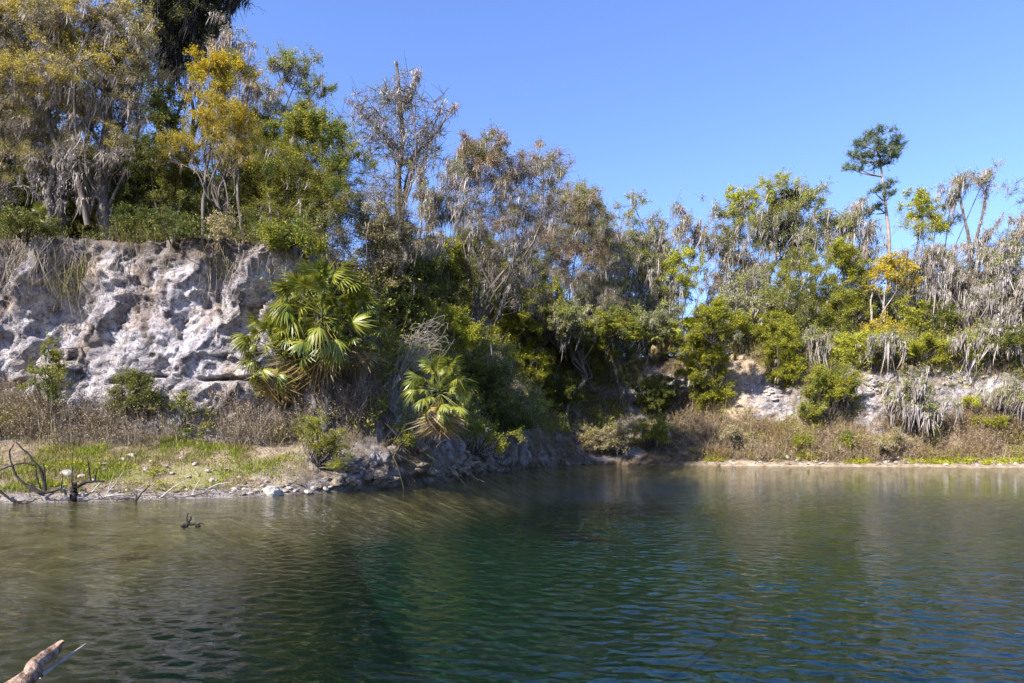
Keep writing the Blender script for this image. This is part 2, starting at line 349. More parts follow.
# --- materials of the setting
def groundmat():
    m, nt, nd, lk = newmat('earth_and_limestone')
    out = nd.new('ShaderNodeOutputMaterial'); geo = nd.new('ShaderNodeNewGeometry')
    at = nd.new('ShaderNodeVertexColor'); at.layer_name = 'mask'
    sp = nd.new('ShaderNodeSeparateColor'); lk.new(at.outputs[0], sp.inputs[0])
    def noise(s, det=5, ro=.6, dist=0, vec=None):
        t = nd.new('ShaderNodeTexNoise'); t.inputs['Scale'].default_value = s; t.inputs['Detail'].default_value = det
        t.inputs['Roughness'].default_value = ro; t.inputs['Distortion'].default_value = dist
        lk.new(vec or geo.outputs['Position'], t.inputs['Vector']); return t.outputs[0]
    def mix(f, a, b, mode='MIX'):
        x = nd.new('ShaderNodeMix'); x.data_type = 'RGBA'; x.blend_type = mode
        if isinstance(f, float): x.inputs[0].default_value = f
        else: lk.new(f, x.inputs[0])
        lk.new(a, x.inputs[6]); lk.new(b, x.inputs[7]); return x.outputs[2]
    def rm(f, stops):
        r = ramp(nd, stops); lk.new(f, r.inputs[0]); return r.outputs[0]
    st = nd.new('ShaderNodeMapping'); st.inputs['Scale'].default_value = (1.6, 1.6, .28); lk.new(geo.outputs['Position'], st.inputs[0])
    # limestone: white to lavender grey, cream and rust patches, dark run-off streaks
    rock = rm(noise(2.2, 6, .65), [(.28, (.22, .20, .215)), (.42, (.42, .39, .41)), (.55, (.60, .56, .56)), (.72, (.74, .70, .67))])
    rock = mix(.55, rock, rm(noise(.55, 5, .6), [(.40, (.55, .52, .53)), (.54, (1, 1, 1))]), 'MULTIPLY')
    warm = rm(noise(.7, 4), [(.5, (1, 1, 1)), (.66, (1, .86, .66))]); rock = mix(.8, rock, warm, 'MULTIPLY')
    streak = rm(noise(1.0, 5, .6, 0, st.outputs[0]), [(.34, (.22, .19, .19)), (.52, (1, 1, 1))]); rock = mix(.8, rock, streak, 'MULTIPLY')
    speck = rm(noise(7, 6, .75), [(.38, (.22, .20, .20)), (.50, (1, 1, 1))]); rock = mix(.8, rock, speck, 'MULTIPLY')
    vo = nd.new('ShaderNodeTexVoronoi'); vo.feature = 'DISTANCE_TO_EDGE'; vo.inputs['Scale'].default_value = 1.0
    vm = nd.new('ShaderNodeMapping'); vm.inputs['Scale'].default_value = (1.1, 1.1, 1.9)
    wv = nd.new('ShaderNodeVectorMath'); wv.operation = 'MULTIPLY_ADD'; wn = nd.new('ShaderNodeTexNoise'); wn.inputs['Scale'].default_value = 2.2; wn.inputs['Detail'].default_value = 4
    lk.new(geo.outputs['Position'], wn.inputs['Vector']); lk.new(wn.outputs['Color'], wv.inputs[0]); wv.inputs[1].default_value = (.9, .9, .9); lk.new(geo.outputs['Position'], wv.inputs[2])
    lk.new(wv.outputs[0], vm.inputs[0]); lk.new(vm.outputs[0], vo.inputs['Vector'])
    crack = rm(vo.outputs['Distance'], [(.0, (.25, .22, .22)), (.035, (1, 1, 1))]); rock = mix(rm(noise(.9, 3), [(.45, (0, 0, 0)), (.6, (.8, .8, .8))]), rock, mix(1., rock, crack, 'MULTIPLY'))
    soil = rm(noise(1.6, 6, .65), [(.3, (.045, .034, .022)), (.5, (.12, .088, .056)), (.7, (.21, .16, .105))])
    grass = rm(noise(2.5, 5, .7), [(.3, (.14, .16, .02)), (.55, (.24, .25, .05)), (.75, (.34, .29, .12))])
    orange = rm(noise(2.2, 5, .7), [(.3, (.20, .14, .09)), (.5, (.40, .30, .20)), (.68, (.56, .47, .36))])
    mud = rm(noise(2.4, 6, .7), [(.3, (.15, .12, .105)), (.5, (.30, .255, .225)), (.72, (.47, .42, .37))])
    c = mix(sp.outputs[2], soil, orange); c = mix(sp.outputs[1], c, grass); c = mix(at.outputs[1], c, mud); c = mix(sp.outputs[0], c, rock)
    pb = nd.new('ShaderNodeBsdfPrincipled'); pb.inputs['Roughness'].default_value = .9; pb.inputs['Specular IOR Level'].default_value = .1
    h = nd.new('ShaderNodeMath'); h.operation = 'ADD'
    lk.new(noise(3.5, 8, .7), h.inputs[0]); lk.new(noise(13, 4, .7), h.inputs[1])
    b = nd.new('ShaderNodeBump'); b.inputs['Strength'].default_value = .9; b.inputs['Distance'].default_value = .16
    lk.new(h.outputs[0], b.inputs['Height']); lk.new(b.outputs[0], pb.inputs['Normal'])
    lk.new(c, pb.inputs['Base Color']); lk.new(pb.outputs[0], out.inputs[0])
    return m
M['ground'] = groundmat()
def bedmat():
    m, nt, nd, lk = newmat('lake_bed_algae_depth_tint')
    out = nd.new('ShaderNodeOutputMaterial'); geo = nd.new('ShaderNodeNewGeometry')
    sx = nd.new('ShaderNodeSeparateXYZ'); lk.new(geo.outputs['Position'], sx.inputs[0])
    t = nd.new('ShaderNodeTexNoise'); t.inputs['Scale'].default_value = 1.1; t.inputs['Detail'].default_value = 7; t.inputs['Roughness'].default_value = .7
    lk.new(geo.outputs['Position'], t.inputs['Vector'])
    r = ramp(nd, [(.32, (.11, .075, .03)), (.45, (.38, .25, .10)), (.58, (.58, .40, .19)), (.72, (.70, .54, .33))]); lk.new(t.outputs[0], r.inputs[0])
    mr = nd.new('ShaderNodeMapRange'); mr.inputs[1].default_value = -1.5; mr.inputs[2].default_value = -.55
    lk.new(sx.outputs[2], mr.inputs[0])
    mx = nd.new('ShaderNodeMix'); mx.data_type = 'RGBA'; mx.inputs[6].default_value = (.016, .066, .047, 1)  # deep green in the bed colour stands in for light absorbed by the water
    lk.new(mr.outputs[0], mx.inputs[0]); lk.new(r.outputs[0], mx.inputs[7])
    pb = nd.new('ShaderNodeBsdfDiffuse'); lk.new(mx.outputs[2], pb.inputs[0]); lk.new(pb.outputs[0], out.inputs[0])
    return m
M['bed'] = bedmat()
bank, bv, bq = sheet('bank', M['ground'], 3.99, 6.75, MASK)
cliff, cv, cq = sheet('limestone_cliff', M['ground'], 6.75, 10, MASK, False)
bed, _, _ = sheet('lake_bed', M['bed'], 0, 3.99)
# the deep floor and the plateau
mb = MB(); g = np.linspace(-40, 80, 25)
gx, gy = np.meshgrid(g, np.linspace(-10, 70, 21), indexing='ij'); idx = np.arange(gx.size).reshape(gx.shape)
mb.add(np.stack([gx, gy, -3.95 + 0 * gx], -1), np.stack([idx[:-1, :-1], idx[1:, :-1], idx[1:, 1:], idx[:-1, 1:]], -1))
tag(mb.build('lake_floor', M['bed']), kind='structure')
gx = np.concatenate([np.linspace(-700, -70, 12), np.arange(-66, 90, 1.2), np.linspace(94, 700, 12)])
gy = np.concatenate([np.linspace(-600, -30, 12), np.arange(-26, 90, 1.2), np.linspace(94, 900, 12)])
gx, gy = np.meshgrid(gx, gy, indexing='ij')
def inside(px, py, poly):
    r = np.zeros(px.shape, bool); n = len(poly); j = n - 1
    for i in range(n):
        xi, yi, xj, yj = poly[i, 0], poly[i, 1], poly[j, 0], poly[j, 1]
        if yi != yj: r ^= ((yi > py) != (yj > py)) & (px < (xj - xi) * (py - yi) / (yj - yi) + xi)
        j = i
    return r
ring = LIPRING[::3, :2]
ins = inside(gx, gy, ring)
gz = zplat(gx, gy) + .2 * sstep(20, 40, gy) * fbm(np.stack([gx * .4, gy * .4, 0 * gx], -1), 3)
idx = np.arange(gx.size).reshape(gx.shape)
q = np.stack([idx[:-1, :-1], idx[1:, :-1], idx[1:, 1:], idx[:-1, 1:]], -1).reshape(-1, 4)
q = q[~ins.ravel()[q].any(1)]
mb = MB(); pv = np.stack([gx, gy, gz], -1); mb.add(pv, q)
# skirt from the lip outwards, so the plateau and the rim join
sk = np.stack([LIPRING, np.concatenate([LIPRING[:, :2] + ud * 2.6, (LIPRING[:, 2] - .5)[:, None]], 1)], 1)
i2 = np.arange(NU * 2).reshape(NU, 2); j2 = np.roll(i2, -1, 0)
mb.add(sk, np.stack([i2[:, 0], i2[:, 1], j2[:, 1], j2[:, 0]], -1))
ground = mb.build('ground', M['ground'], smooth=True); ground['kind'] = 'structure'
gatt = ground.data.color_attributes.new('mask', 'FLOAT_COLOR', 'POINT')
gatt.data.foreach_set('color', np.tile(np.array([0, .25, 0, 0], np.float32), len(ground.data.vertices)))
allv = np.concatenate([bv, cv, pv.reshape(-1, 3)]); allq = np.concatenate([bq, cq + len(bv), q + len(bv) + len(cv)])
BVH = BVHTree.FromPolygons([tuple(v) for v in allv.tolist()], allq.tolist())
def drop(x, y):
    h = BVH.ray_cast(Vector((x, y, 60)), Vector((0, 0, -1)))
    return float(h[0].z) if h[0] else 0.0
def hit(px, py):
    d = Vector(((px - CXP) / FPX, 1, (HYP - py) / FPX)).normalized()
    h = BVH.ray_cast(Vector((0, 0, EYE)), d)
    if h[0] is None: return None, None
    return np.array(h[0]), np.array(h[1])
# water
WSL = .165
WA, WB, WC, WI = .066, .026, .006, 1.33
def watermat(name, WA, fs):
    m, nt, nd, lk = newmat(name)
    out = nd.new('ShaderNodeOutputMaterial'); geo = nd.new('ShaderNodeNewGeometry')
    def wav(rot, sx, sy, det=2., dist=0., rough=.5):
        mp = nd.new('ShaderNodeMapping'); mp.vector_type = 'TEXTURE'; mp.inputs['Rotation'].default_value = (0, 0, math.radians(rot)); mp.inputs['Scale'].default_value = (1 / sx, 1 / sy, 1)
        lk.new(geo.outputs['Position'], mp.inputs[0])
        t = nd.new('ShaderNodeTexNoise'); t.noise_dimensions = '2D'; t.inputs['Scale'].default_value = 1; t.inputs['Detail'].default_value = det; t.inputs['Roughness'].default_value = rough
        t.inputs['Distortion'].default_value = dist; lk.new(mp.outputs[0], t.inputs['Vector']); return t.outputs[0]
    def ma(op, a, b):
        x = nd.new('ShaderNodeMath'); x.operation = op
        for k, s in enumerate((a, b)):
            if isinstance(s, (int, float)): x.inputs[k].default_value = s
            else: lk.new(s, x.inputs[k])
        return x.outputs[0]
    h = ma('MULTIPLY', wav(-20, 1.3, 3.6, 2., .5), WA)
    h = ma('ADD', h, ma('MULTIPLY', wav(12, 3.6, 8.0, 2., .5), WB * fs))
    h = ma('ADD', h, ma('MULTIPLY', wav(4, 11., 18., 1.), WC * fs))
    h = ma('ADD', h, ma('MULTIPLY', wav(30, .25, .5, 1.), .035 * fs))
    sp = nd.new('ShaderNodeSeparateXYZ'); lk.new(geo.outputs['Position'], sp.inputs[0])    # modelled ripples near, bump where they are too small to model
    lod = nd.new('ShaderNodeMapRange'); lod.inputs[1].default_value = 7; lod.inputs[2].default_value = 24; lod.inputs[3].default_value = .25; lod.inputs[4].default_value = 1.15
    lk.new(sp.outputs[1], lod.inputs[0]); h = ma('MULTIPLY', h, lod.outputs[0])
    calm = wav(60, .10, .16, 2.)                       # gusts and calmer lanes
    cm = nd.new('ShaderNodeMapRange'); cm.inputs[1].default_value = .35; cm.inputs[2].default_value = .62; cm.inputs[3].default_value = .55; cm.inputs[4].default_value = 1.0
    lk.new(calm, cm.inputs[0])
    b = nd.new('ShaderNodeBump'); b.inputs['Distance'].default_value = 1.0
    lk.new(cm.outputs[0], b.inputs['Strength']); lk.new(h, b.inputs['Height'])
    fr = nd.new('ShaderNodeFresnel'); fr.inputs[0].default_value = WI
    half = ma('MULTIPLY', cm.outputs[0], .4); bf = nd.new('ShaderNodeBump'); bf.inputs['Distance'].default_value = 1.0   # crests hide the far sides of the ripples
    lk.new(half, bf.inputs['Strength']); lk.new(h, bf.inputs['Height']); lk.new(bf.outputs[0], fr.inputs['Normal'])
    gl = nd.new('ShaderNodeBsdfGlossy'); gl.inputs['Roughness'].default_value = .04; lk.new(b.outputs[0], gl.inputs['Normal'])
    gl.inputs[0].default_value = (.95, .97, 1, 1)
    tr = nd.new('ShaderNodeBsdfTransparent'); tr.inputs[0].default_value = (.80, .88, .72, 1)
    ms = nd.new('ShaderNodeMixShader'); lk.new(ma('MULTIPLY', fr.outputs[0], .9), ms.inputs[0]); lk.new(tr.outputs[0], ms.inputs[1]); lk.new(gl.outputs[0], ms.inputs[2])
    lk.new(ms.outputs[0], out.inputs[0])
    return m
# real ripples as far as single waves can be told apart, bump only beyond
wy = [1.4]
while wy[-1] < 27: wy.append(wy[-1] + .0055 * wy[-1] + .012)
wy = np.array(wy); wx = np.arange(-23, 44.01, .062)
WXg, WYg = np.meshgrid(wx, wy, indexing='ij'); p3 = np.stack([WXg, WYg, 0 * WXg], -1)
gust = .75 + .55 * fbm(p3 * .16 + 3, 2) + .35 * fbm(p3 * .55 + 9, 2)
calm = (1 - .7 * sstep(11, 16, WYg) * (1 - sstep(-9, -6, WXg))) * (1 - .5 * (1 - sstep(-6.5, -2.5, WXg)) * sstep(4, 7, WYg))
edge = sstep(-23, -21, WXg) * (1 - sstep(42, 44, WXg)) * (1 - sstep(24, 27, WYg)) * sstep(1.4, 2, WYg)
phn = [1.3 * fbm(p3 * .4 + 5.1 * k, 1) for k in range(4)]; hgt = 0; NW = 46; spc = .0055 * WYg + .012
for k in range(NW):
    lam = .085 * (3.8 ** ((k / NW) ** 1.2)) * rng.uniform(.9, 1.1); kk = 2 * np.pi / lam
    dr = math.radians(90 - 17 + (rng.normal() * 24 if k % 3 else rng.normal() * 40 + 30))
    sl = WSL * math.sqrt(2 / NW) * (1.1 if lam > .2 else .9)
    hgt = hgt + sl / kk * np.sin(kk * (WXg * math.cos(dr) + WYg * math.sin(dr)) + rng.uniform(0, 6.28) + phn[k % 4]) * (1 - sstep(.28, .5, spc / lam))
hgt = hgt * np.clip(gust, .3, 1.3) * calm * edge
M['water_near'] = watermat('lake_water', WA, 1.)
mb = MB(); idx = np.arange(WXg.size).reshape(WXg.shape)
mb.add(np.stack([WXg, WYg, hgt], -1), np.stack([idx[:-1, :-1], idx[1:, :-1], idx[1:, 1:], idx[:-1, 1:]], -1))
nnear = (len(wx) - 1) * (len(wy) - 1)
xa, xb, ya, yb = float(wx[0]), float(wx[-1]), float(wy[0]), float(wy[-1])
for x0, x1, y0, y1 in ((-31, 66, yb, 58), (-31, xa, -2, yb), (xb, 66, -2, yb), (xa, xb, -2, ya)):
    mb.add([(x0, y0, 0), (x1, y0, 0), (x1, y1, 0), (x0, y1, 0)], [[0, 1, 2, 3]])
wo = mb.build('water', M['water_near'], smooth=True); wo['kind'] = 'structure'
# ------------------------------------------------------------------ world, sun, camera
AZ, EL = math.radians(44), math.radians(39)            # sun to the left behind the camera
w = bpy.data.worlds.new('World'); sc.world = w; w.use_nodes = True
nt = w.node_tree; bg = nt.nodes['Background']; sky = nt.nodes.new('ShaderNodeTexSky'); sky.sky_type = 'NISHITA'
sky.sun_disc = False; sky.sun_elevation = EL; sky.sun_rotation = math.pi + AZ
sky.air_density = 1.0; sky.dust_density = .7; sky.ozone_density = 8.0; sky.altitude = 0
tint = nt.nodes.new('ShaderNodeMix'); tint.data_type = 'RGBA'; tint.blend_type = 'MULTIPLY'; tint.inputs[0].default_value = 1; tint.inputs[7].default_value = (1.06, .945, 1.065, 1)
nt.links.new(sky.outputs[0], tint.inputs[6]); nt.links.new(tint.outputs[2], bg.inputs[0]); bg.inputs[1].default_value = .138
sd = bpy.data.lights.new('sun', 'SUN'); sd.energy = 5.0; sd.angle = math.radians(.5); sd.color = (1, .95, .87)
so = bpy.data.objects.new('sun', sd); COL.objects.link(so)
tosun = Vector((-math.sin(AZ) * math.cos(EL), -math.cos(AZ) * math.cos(EL), math.sin(EL)))
so.rotation_euler = tosun.to_track_quat('Z', 'Y').to_euler(); so.location = (-20, -20, 40)
cd = bpy.data.cameras.new('camera'); cam = bpy.data.objects.new('camera', cd); COL.objects.link(cam)
cd.sensor_width = 36; cd.lens = 36 * FPX / 1024; cd.shift_y = (HYP - 341.5) / 1024; cd.clip_end = 3000
cam.location = (0, 0, EYE); cam.rotation_euler = (math.pi / 2, 0, 0); sc.camera = cam
sc.view_settings.view_transform = 'Standard'; sc.view_settings.look = 'None'; sc.view_settings.exposure = 1.22; sc.view_settings.gamma = 1
cy = sc.cycles
cy.max_bounces = 6; cy.diffuse_bounces = 3; cy.glossy_bounces = 3; cy.transmission_bounces = 4; cy.transparent_max_bounces = 8
cy.caustics_reflective = False; cy.caustics_refractive = False; cy.sample_clamp_indirect = 4
# ------------------------------------------------------------------ trees
def px2m(Y): return Y / FPX
def lobe_world(lb, Y):
    px, py, rx, ry = lb[:4]; dY = lb[4] if len(lb) > 4 else 0
    c = P(px, py, Y + dY); s = (Y + dY) / FPX
    return c, np.array([rx * s, max(.5 * (rx + ry) * s, .4), ry * s])
def clump_pts(c, r, n, seed, top=.0):
    d = rnd_dir(n); d[:, 2] += top; d = nrm(d)
    rr = rng.uniform(0, 1, n) ** .42
    f = 1 + .5 * fbm(d * 1.7 + seed * 3.1, 2)
    return c + d * np.minimum(rr * f, 1.12)[:, None] * r
def twig_set(ctr, rad, ntw, up=.25, K=4):
    """twigs that fan out of each clump centre"""
    n = len(ctr); m = n * ntw
    d = rnd_dir(m); d[:, 2] = d[:, 2] * .75 + up; d = nrm(d)
    L = np.repeat(rad, ntw) * rng.uniform(.6, 1.35, m)
    b = np.repeat(ctr, ntw, 0)
    bend = rnd_dir(m) * .35
    pts = np.empty((m, K, 3))
    for k, t in enumerate(np.linspace(0, 1, K)):
        pts[:, k] = b + (d * t + bend * t * t) * L[:, None]
    return pts
def along(pts, n):
    """n random points on each polyline, with their directions"""
    m, K = pts.shape[:2]
    t = rng.uniform(.15, 1.0, (m, n)) * (K - 1); i = np.minimum(t.astype(int), K - 2); f = (t - i)[..., None]
    r = np.arange(m)[:, None]
    a, b = pts[r, i], pts[r, i + 1]
    return (a * (1 - f) + b * f).reshape(-1, 3), nrm(b - a).reshape(-1, 3)
def leaf_fill(mb, tw, per, size, jit, upn=.6, asp=.55, droop=0.):
    C, D = along(tw, per); n = len(C)
    if n == 0: return
    C = C + rng.normal(size=(n, 3)) * jit
    D = nrm(D + rnd_dir(n) * .9 + np.array([0, 0, -droop])); N = nrm(rnd_dir(n) + np.array([0, 0, upn]))
    L = size * rng.uniform(.65, 1.35, n); leaves(mb, C, D, N, L, L * asp * rng.uniform(.8, 1.2, n))
PRE = {  # clump m, fill, twigs, leaves per twig, leaf m, moss sites per clump, strands, moss m, leaf, moss, bark, crownbias
    'yellowmoss': dict(cr=.42, fill=.62, tw=6, lv=7, ls=.085, ms=1.7, st=11, ml=.75, leaf='beige', leaf2='yellow', moss='moss', bark='bark', top=.15),
    'yellow':     dict(cr=.38, fill=.8, tw=7, lv=11, ls=.085, ms=.2, st=9, ml=.6, leaf='golden', moss='moss_warm', bark='bark', top=.2),
    'mossy':      dict(cr=.45, fill=.45, tw=5, lv=3, ls=.085, ms=2.2, st=12, ml=1.0, leaf='beige', moss='moss', bark='bark', top=0),
    'darkdrape':  dict(cr=.45, fill=.85, tw=6, lv=6, ls=.10, ms=2.2, st=13, ml=1.3, leaf='dark', moss='moss_shade', bark='bark_dark', top=0),
    'cedar':      dict(cr=.40, fill=.75, tw=8, lv=11, ls=.085, ms=.12, st=9, ml=.7, leaf='olive', moss='moss', bark='bark_dark', top=.1),
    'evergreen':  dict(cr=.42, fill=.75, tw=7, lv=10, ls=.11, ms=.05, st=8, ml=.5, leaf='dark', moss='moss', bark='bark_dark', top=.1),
    'bare':       dict(cr=.60, fill=.55, tw=9, lv=1.0, ls=.08, ms=.8, st=8, ml=.55, leaf='greygreen', moss='moss', bark='bark', top=.1),
    'dry':        dict(cr=.45, fill=.6, tw=10, lv=5, ls=.075, ms=.5, st=8, ml=.5, leaf='beige', moss='moss_warm', bark='bark', top=.1),
    'russet':     dict(cr=.62, fill=.85, tw=9, lv=9, ls=.11, ms=.6, st=10, ml=1.2, leaf='russet', moss='moss', bark='bark', top=.1),
    'fargreen':   dict(cr=.70, fill=.60, tw=7, lv=7, ls=.16, ms=.55, st=9, ml=1.3, leaf='greygreen', moss='moss', bark='bark', top=.1, mw=.09),
    'farlime':    dict(cr=.65, fill=.65, tw=7, lv=9, ls=.16, ms=.25, st=8, ml=1.0, leaf='lime', moss='moss', bark='bark', top=.15, mw=.09),
    'farbright':  dict(cr=.65, fill=.75, tw=7, lv=10, ls=.16, ms=.12, st=8, ml=.9, leaf='bright', moss='moss', bark='bark', top=.15, mw=.09),
    'fargold':    dict(cr=.60, fill=.65, tw=7, lv=9, ls=.16, ms=.4, st=8, ml=1.0, leaf='golden', moss='moss', bark='bark_pale', top=.15, mw=.09),
    'farmossy':   dict(cr=.70, fill=.56, tw=6, lv=4, ls=.15, ms=1.3, st=12, ml=1.6, leaf='greygreen', moss='moss', bark='bark', top=0, mw=.09),
    'farbare':    dict(cr=.80, fill=.50, tw=9, lv=1, ls=.14, ms=.7, st=8, ml=.9, leaf='greygreen', moss='moss', bark='bark', top=.1, mw=.08),
    'fardark':    dict(cr=.65, fill=.70, tw=7, lv=9, ls=.17, ms=.15, st=8, ml=1.0, leaf='dark', moss='moss', bark='bark_dark', top=.1, mw=.09),
    'farolive':   dict(cr=.65, fill=.70, tw=7, lv=9, ls=.16, ms=.2, st=8, ml=1.0, leaf='olive', moss='moss', bark='bark_dark', top=.1, mw=.09),
}
NTREE = [0]
LVM, FLM, LSM, MSM, TRM = 5.2, 1.85, .82, 3.6, .72
def tree(name, label, cat, px, Y, kind, lobes, trunk_r=.2, group=None, lean=None, forks=None, base=None, **ov):
    """trunk and limbs, a leafy crown and (where it has it) hanging moss"""
    NTREE[0] += 1; seed = NTREE[0]
    p = dict(PRE[kind]); p.update(ov); trunk_r = trunk_r * TRM; p['ml'] = p['ml'] * .8
    if base is None:
        x = (px - CXP) / FPX * Y; b = np.array([x, Y, drop(x, Y) - .1])
    else: b = np.array(base, float)
    LB = [lobe_world(l, Y) for l in lobes]
    root = thing(name, label, cat, b, group)
    tk = MB(); cw = MB(); ms = MB(); c2 = MB()
    cen = np.mean([c for c, r in LB], 0); low = min(c[2] - r[2] for c, r in LB)
    fz = b[2] + max(.30 * (cen[2] - b[2]), min(.7 * (low - b[2]), .6 * (cen[2] - b[2])))
    fork = np.array([b[0] * .55 + cen[0] * .45, b[1] * .5 + cen[1] * .5, fz])
    w = (cen[2] - b[2]) * .05
    tp = catmull([b, b + (fork - b) * np.array([.2, .2, .35]) + rng.normal(size=3) * w, b + (fork - b) * np.array([.6, .6, .7]) + rng.normal(size=3) * w, fork], 14)
    rr = trunk_r * (1 - .35 * np.linspace(0, 1, 14)); rr[0] *= 1.5; rr[1] *= 1.2
    rr = rr * (1 + .12 * rng.normal(size=14))
    tubes(tk, tp[None], rr[None], 9)
    if p['ms'] > .6: moss(ms, tp[rng.integers(3, 14, 26)], 14, p['ml'] * .9, p['cr'] * .3, p.get('mw', .05) * .8)
    for (c, r) in LB:
        V_ = np.prod(r); n = max(5, int(FLM * p['fill'] * V_ / p['cr'] ** 3)); n = min(n, 500)
        ctr = clump_pts(c, r, n, seed, p['top'])
        # the limb from the fork through the lobe
        end = c + np.array([0, 0, .55 * r[2]]); k0 = int(min(rng.integers(8, 14), max(2, np.sum(tp[:, 2] < c[2] - .8 * r[2]) - 1)))
        st = tp[k0] if k0 < 14 else fork
        mid = (st + end) * .5 + np.array([*(rng.normal(size=2) * .10), rng.uniform(-.04, .10)]) * np.linalg.norm(end - st)
        m1 = st * .72 + mid * .28 + rng.normal(size=3) * .06 * np.linalg.norm(end - st)
        K = 16; lp = catmull([st, m1, mid, c + rng.normal(size=3) * .15 * r, end], K)
        lr = trunk_r * .62 * (1 - .86 * np.linspace(0, 1, K)) / (len(LB) ** .22)
        tubes(tk, lp[None], lr[None], 7)
        # branches from the limb to the clumps
        d = np.linalg.norm(ctr[:, None] - lp[None, 4:], axis=2) + rng.uniform(0, .7, (n, K - 4)) * r.mean()
        d = d + np.maximum(lp[None, 4:, 2] - ctr[:, None, 2] + .1, 0) * 1.2
        j = d.argmin(1) + 4; s0 = lp[j]
        bm = (s0 + ctr) * .5; dist = np.linalg.norm(ctr - s0, axis=1)
        jit = rng.normal(size=(n, 3)) * .13 * dist[:, None]
        B = np.empty((n, 6, 3))
        for k, t in enumerate(np.linspace(0, 1, 6)):
            B[:, k] = s0 * (1 - t) + ctr * t + jit * math.sin(math.pi * t) + np.array([0, 0, 1]) * (dist * .12 * math.sin(math.pi * t))[:, None]
            B[:, k] += rng.normal(size=(n, 3)) * .025 * dist[:, None] * (0 < k < 5)
        br = np.clip(lr[j] * .5, .012, .05 + .02 * p['cr'])[:, None] * np.linspace(1, .35, 6)
        tubes(tk, B, br, 4)
        rad = p['cr'] * rng.uniform(.7, 1.35, n)
        tw = twig_set(ctr, rad, p['tw'])
        tubes(tk, tw, np.full((len(tw), 4), 1.) * np.array([.011, .008, .006, .003]) * (p['cr'] / .42) ** .9, 3)
        lv = p['lv'] * LVM; p['ls'] = p['ls'] * LSM
        if lv >= 1:
            if 'leaf2' in p:       # second leaf colour where the crown is in flower, at the top
                hh = np.repeat((ctr[:, 2] - c[2]) / r[2] + .9 * fbm(ctr * .8 + seed, 2), p['tw']) > p.get('flower', .15)
                leaf_fill(c2, tw[hh], int(lv * 1.5), p['ls'], p['cr'] * .18)
                leaf_fill(cw, tw[~hh], int(lv), p['ls'], p['cr'] * .18)
            else: leaf_fill(cw, tw, int(lv), p['ls'], p['cr'] * .18)
        # moss hangs from branches and twigs
        nm = int(n * p['ms'] * MSM)
        if nm:
            pool = np.concatenate([B[:, 2:].reshape(-1, 3), tw[:, 1:3].reshape(-1, 3)[::3], np.repeat(lp[5:], 4, 0)])
            S = pool[rng.integers(0, len(pool), nm)]
            if 'leaf2' in p: S = S[(S[:, 2] - c[2]) / r[2] < rng.normal(size=len(S)) * .5 + .1]
            moss(ms, S, p['st'], p['ml'] * (p['cr'] / .45) ** .3, p['cr'] * .24, p.get('mw', .05) * .8)
    if forks:     # further stems beside the main trunk: pixel polylines at the tree's distance
        for f in forks:
            pts = [P(a, b_, Y + (dd[0] if dd else 0)) for a, b_, *dd in f[1:]]
            K = 16; pp = catmull(pts, K); pp[1:-1] += rng.normal(size=(K - 2, 3)) * f[0] * .16
            r_ = f[0] * (1 - .55 * np.linspace(0, 1, K)) * (1 + .14 * rng.normal(size=K)); tubes(tk, pp[None], r_[None], 9)
            if p['ms'] > .6:
                S = pp[rng.integers(2, K, 26)] ; moss(ms, S, 14, .7, .14, .045)
    tk.build('trunk', M[p['bark']], root, smooth=True)
    if cw.v: cw.build('crown', M[p['leaf']], root)
    if c2.v: c2.build('crown' if not cw.v else 'blossom', M[p['leaf2']], root)
    if ms.v: ms.build('hanging_moss', M[p['moss']], root)['kind'] = 'stuff'
    return root
# ---- the cliff top above the white face
oak = 'oak tree'
tree('mossy_oak', 'broad mossy oak cut by the photo edge, its bleached yellow crown highest at far left', oak, -60, 28.5, 'yellowmoss',
     [(-70, 30, 75, 60), (-75, 125, 60, 45), (-20, 105, 35, 40)], .34)
tree('mossy_oak', 'yellow topped oak with twisted bare grey trunks leaning over the white cliff', oak, 62, 28.6, 'yellowmoss',
     [(5, 38, 55, 48), (58, 30, 48, 45), (28, 85, 60, 28, -.6), (12, 128, 38, 30), (70, 95, 35, 28), (30, 165, 34, 26), (-5, 185, 26, 26), (72, 150, 24, 26, -.5)], .26,
     forks=[(.17, (50, 232), (50, 190), (62, 150), (90, 115), (98, 70)), (.12, (63, 160), (40, 145), (15, 142), (-10, 128)), (.13, (88, 226), (78, 180), (64, 160), (50, 128), (46, 80)), (.09, (60, 165), (72, 140), (92, 112), (108, 100))], flower=-.25)
tree('mossy_oak', 'straight moss draped oak with pale trunk rising right of the twisted grey trunks', oak, 106, 29.2, 'yellowmoss',
     [(115, 28, 45, 42), (105, 80, 50, 35), (135, 70, 32, 35), (88, 120, 32, 26), (140, 110, 25, 25), (118, 150, 26, 26, -.5), (88, 185, 22, 24, .4)], .30,
     forks=[(.22, (105, 232), (104, 190), (106, 140), (112, 90), (118, 40))], flower=-.1)
tree('shaded_tree', 'tall dark tree, drooping moss coloured blackish for shade, rising out of the top edge', 'tree', 190, 33, 'darkdrape',
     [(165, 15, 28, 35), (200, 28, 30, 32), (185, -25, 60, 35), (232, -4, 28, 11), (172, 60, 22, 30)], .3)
tree('cedar_tree', 'slim dark cedar between the pale trunk and the golden oak', 'cedar', 168, 29.6, 'evergreen',
     [(168, 112, 14, 34), (165, 165, 27, 42), (172, 212, 32, 28)], .16)
tree('cedar_tree', 'short dark green cedar filling the gap behind the pale oak trunk', 'cedar', 130, 30.5, 'evergreen',
     [(128, 165, 24, 40), (130, 210, 30, 30)], .15)
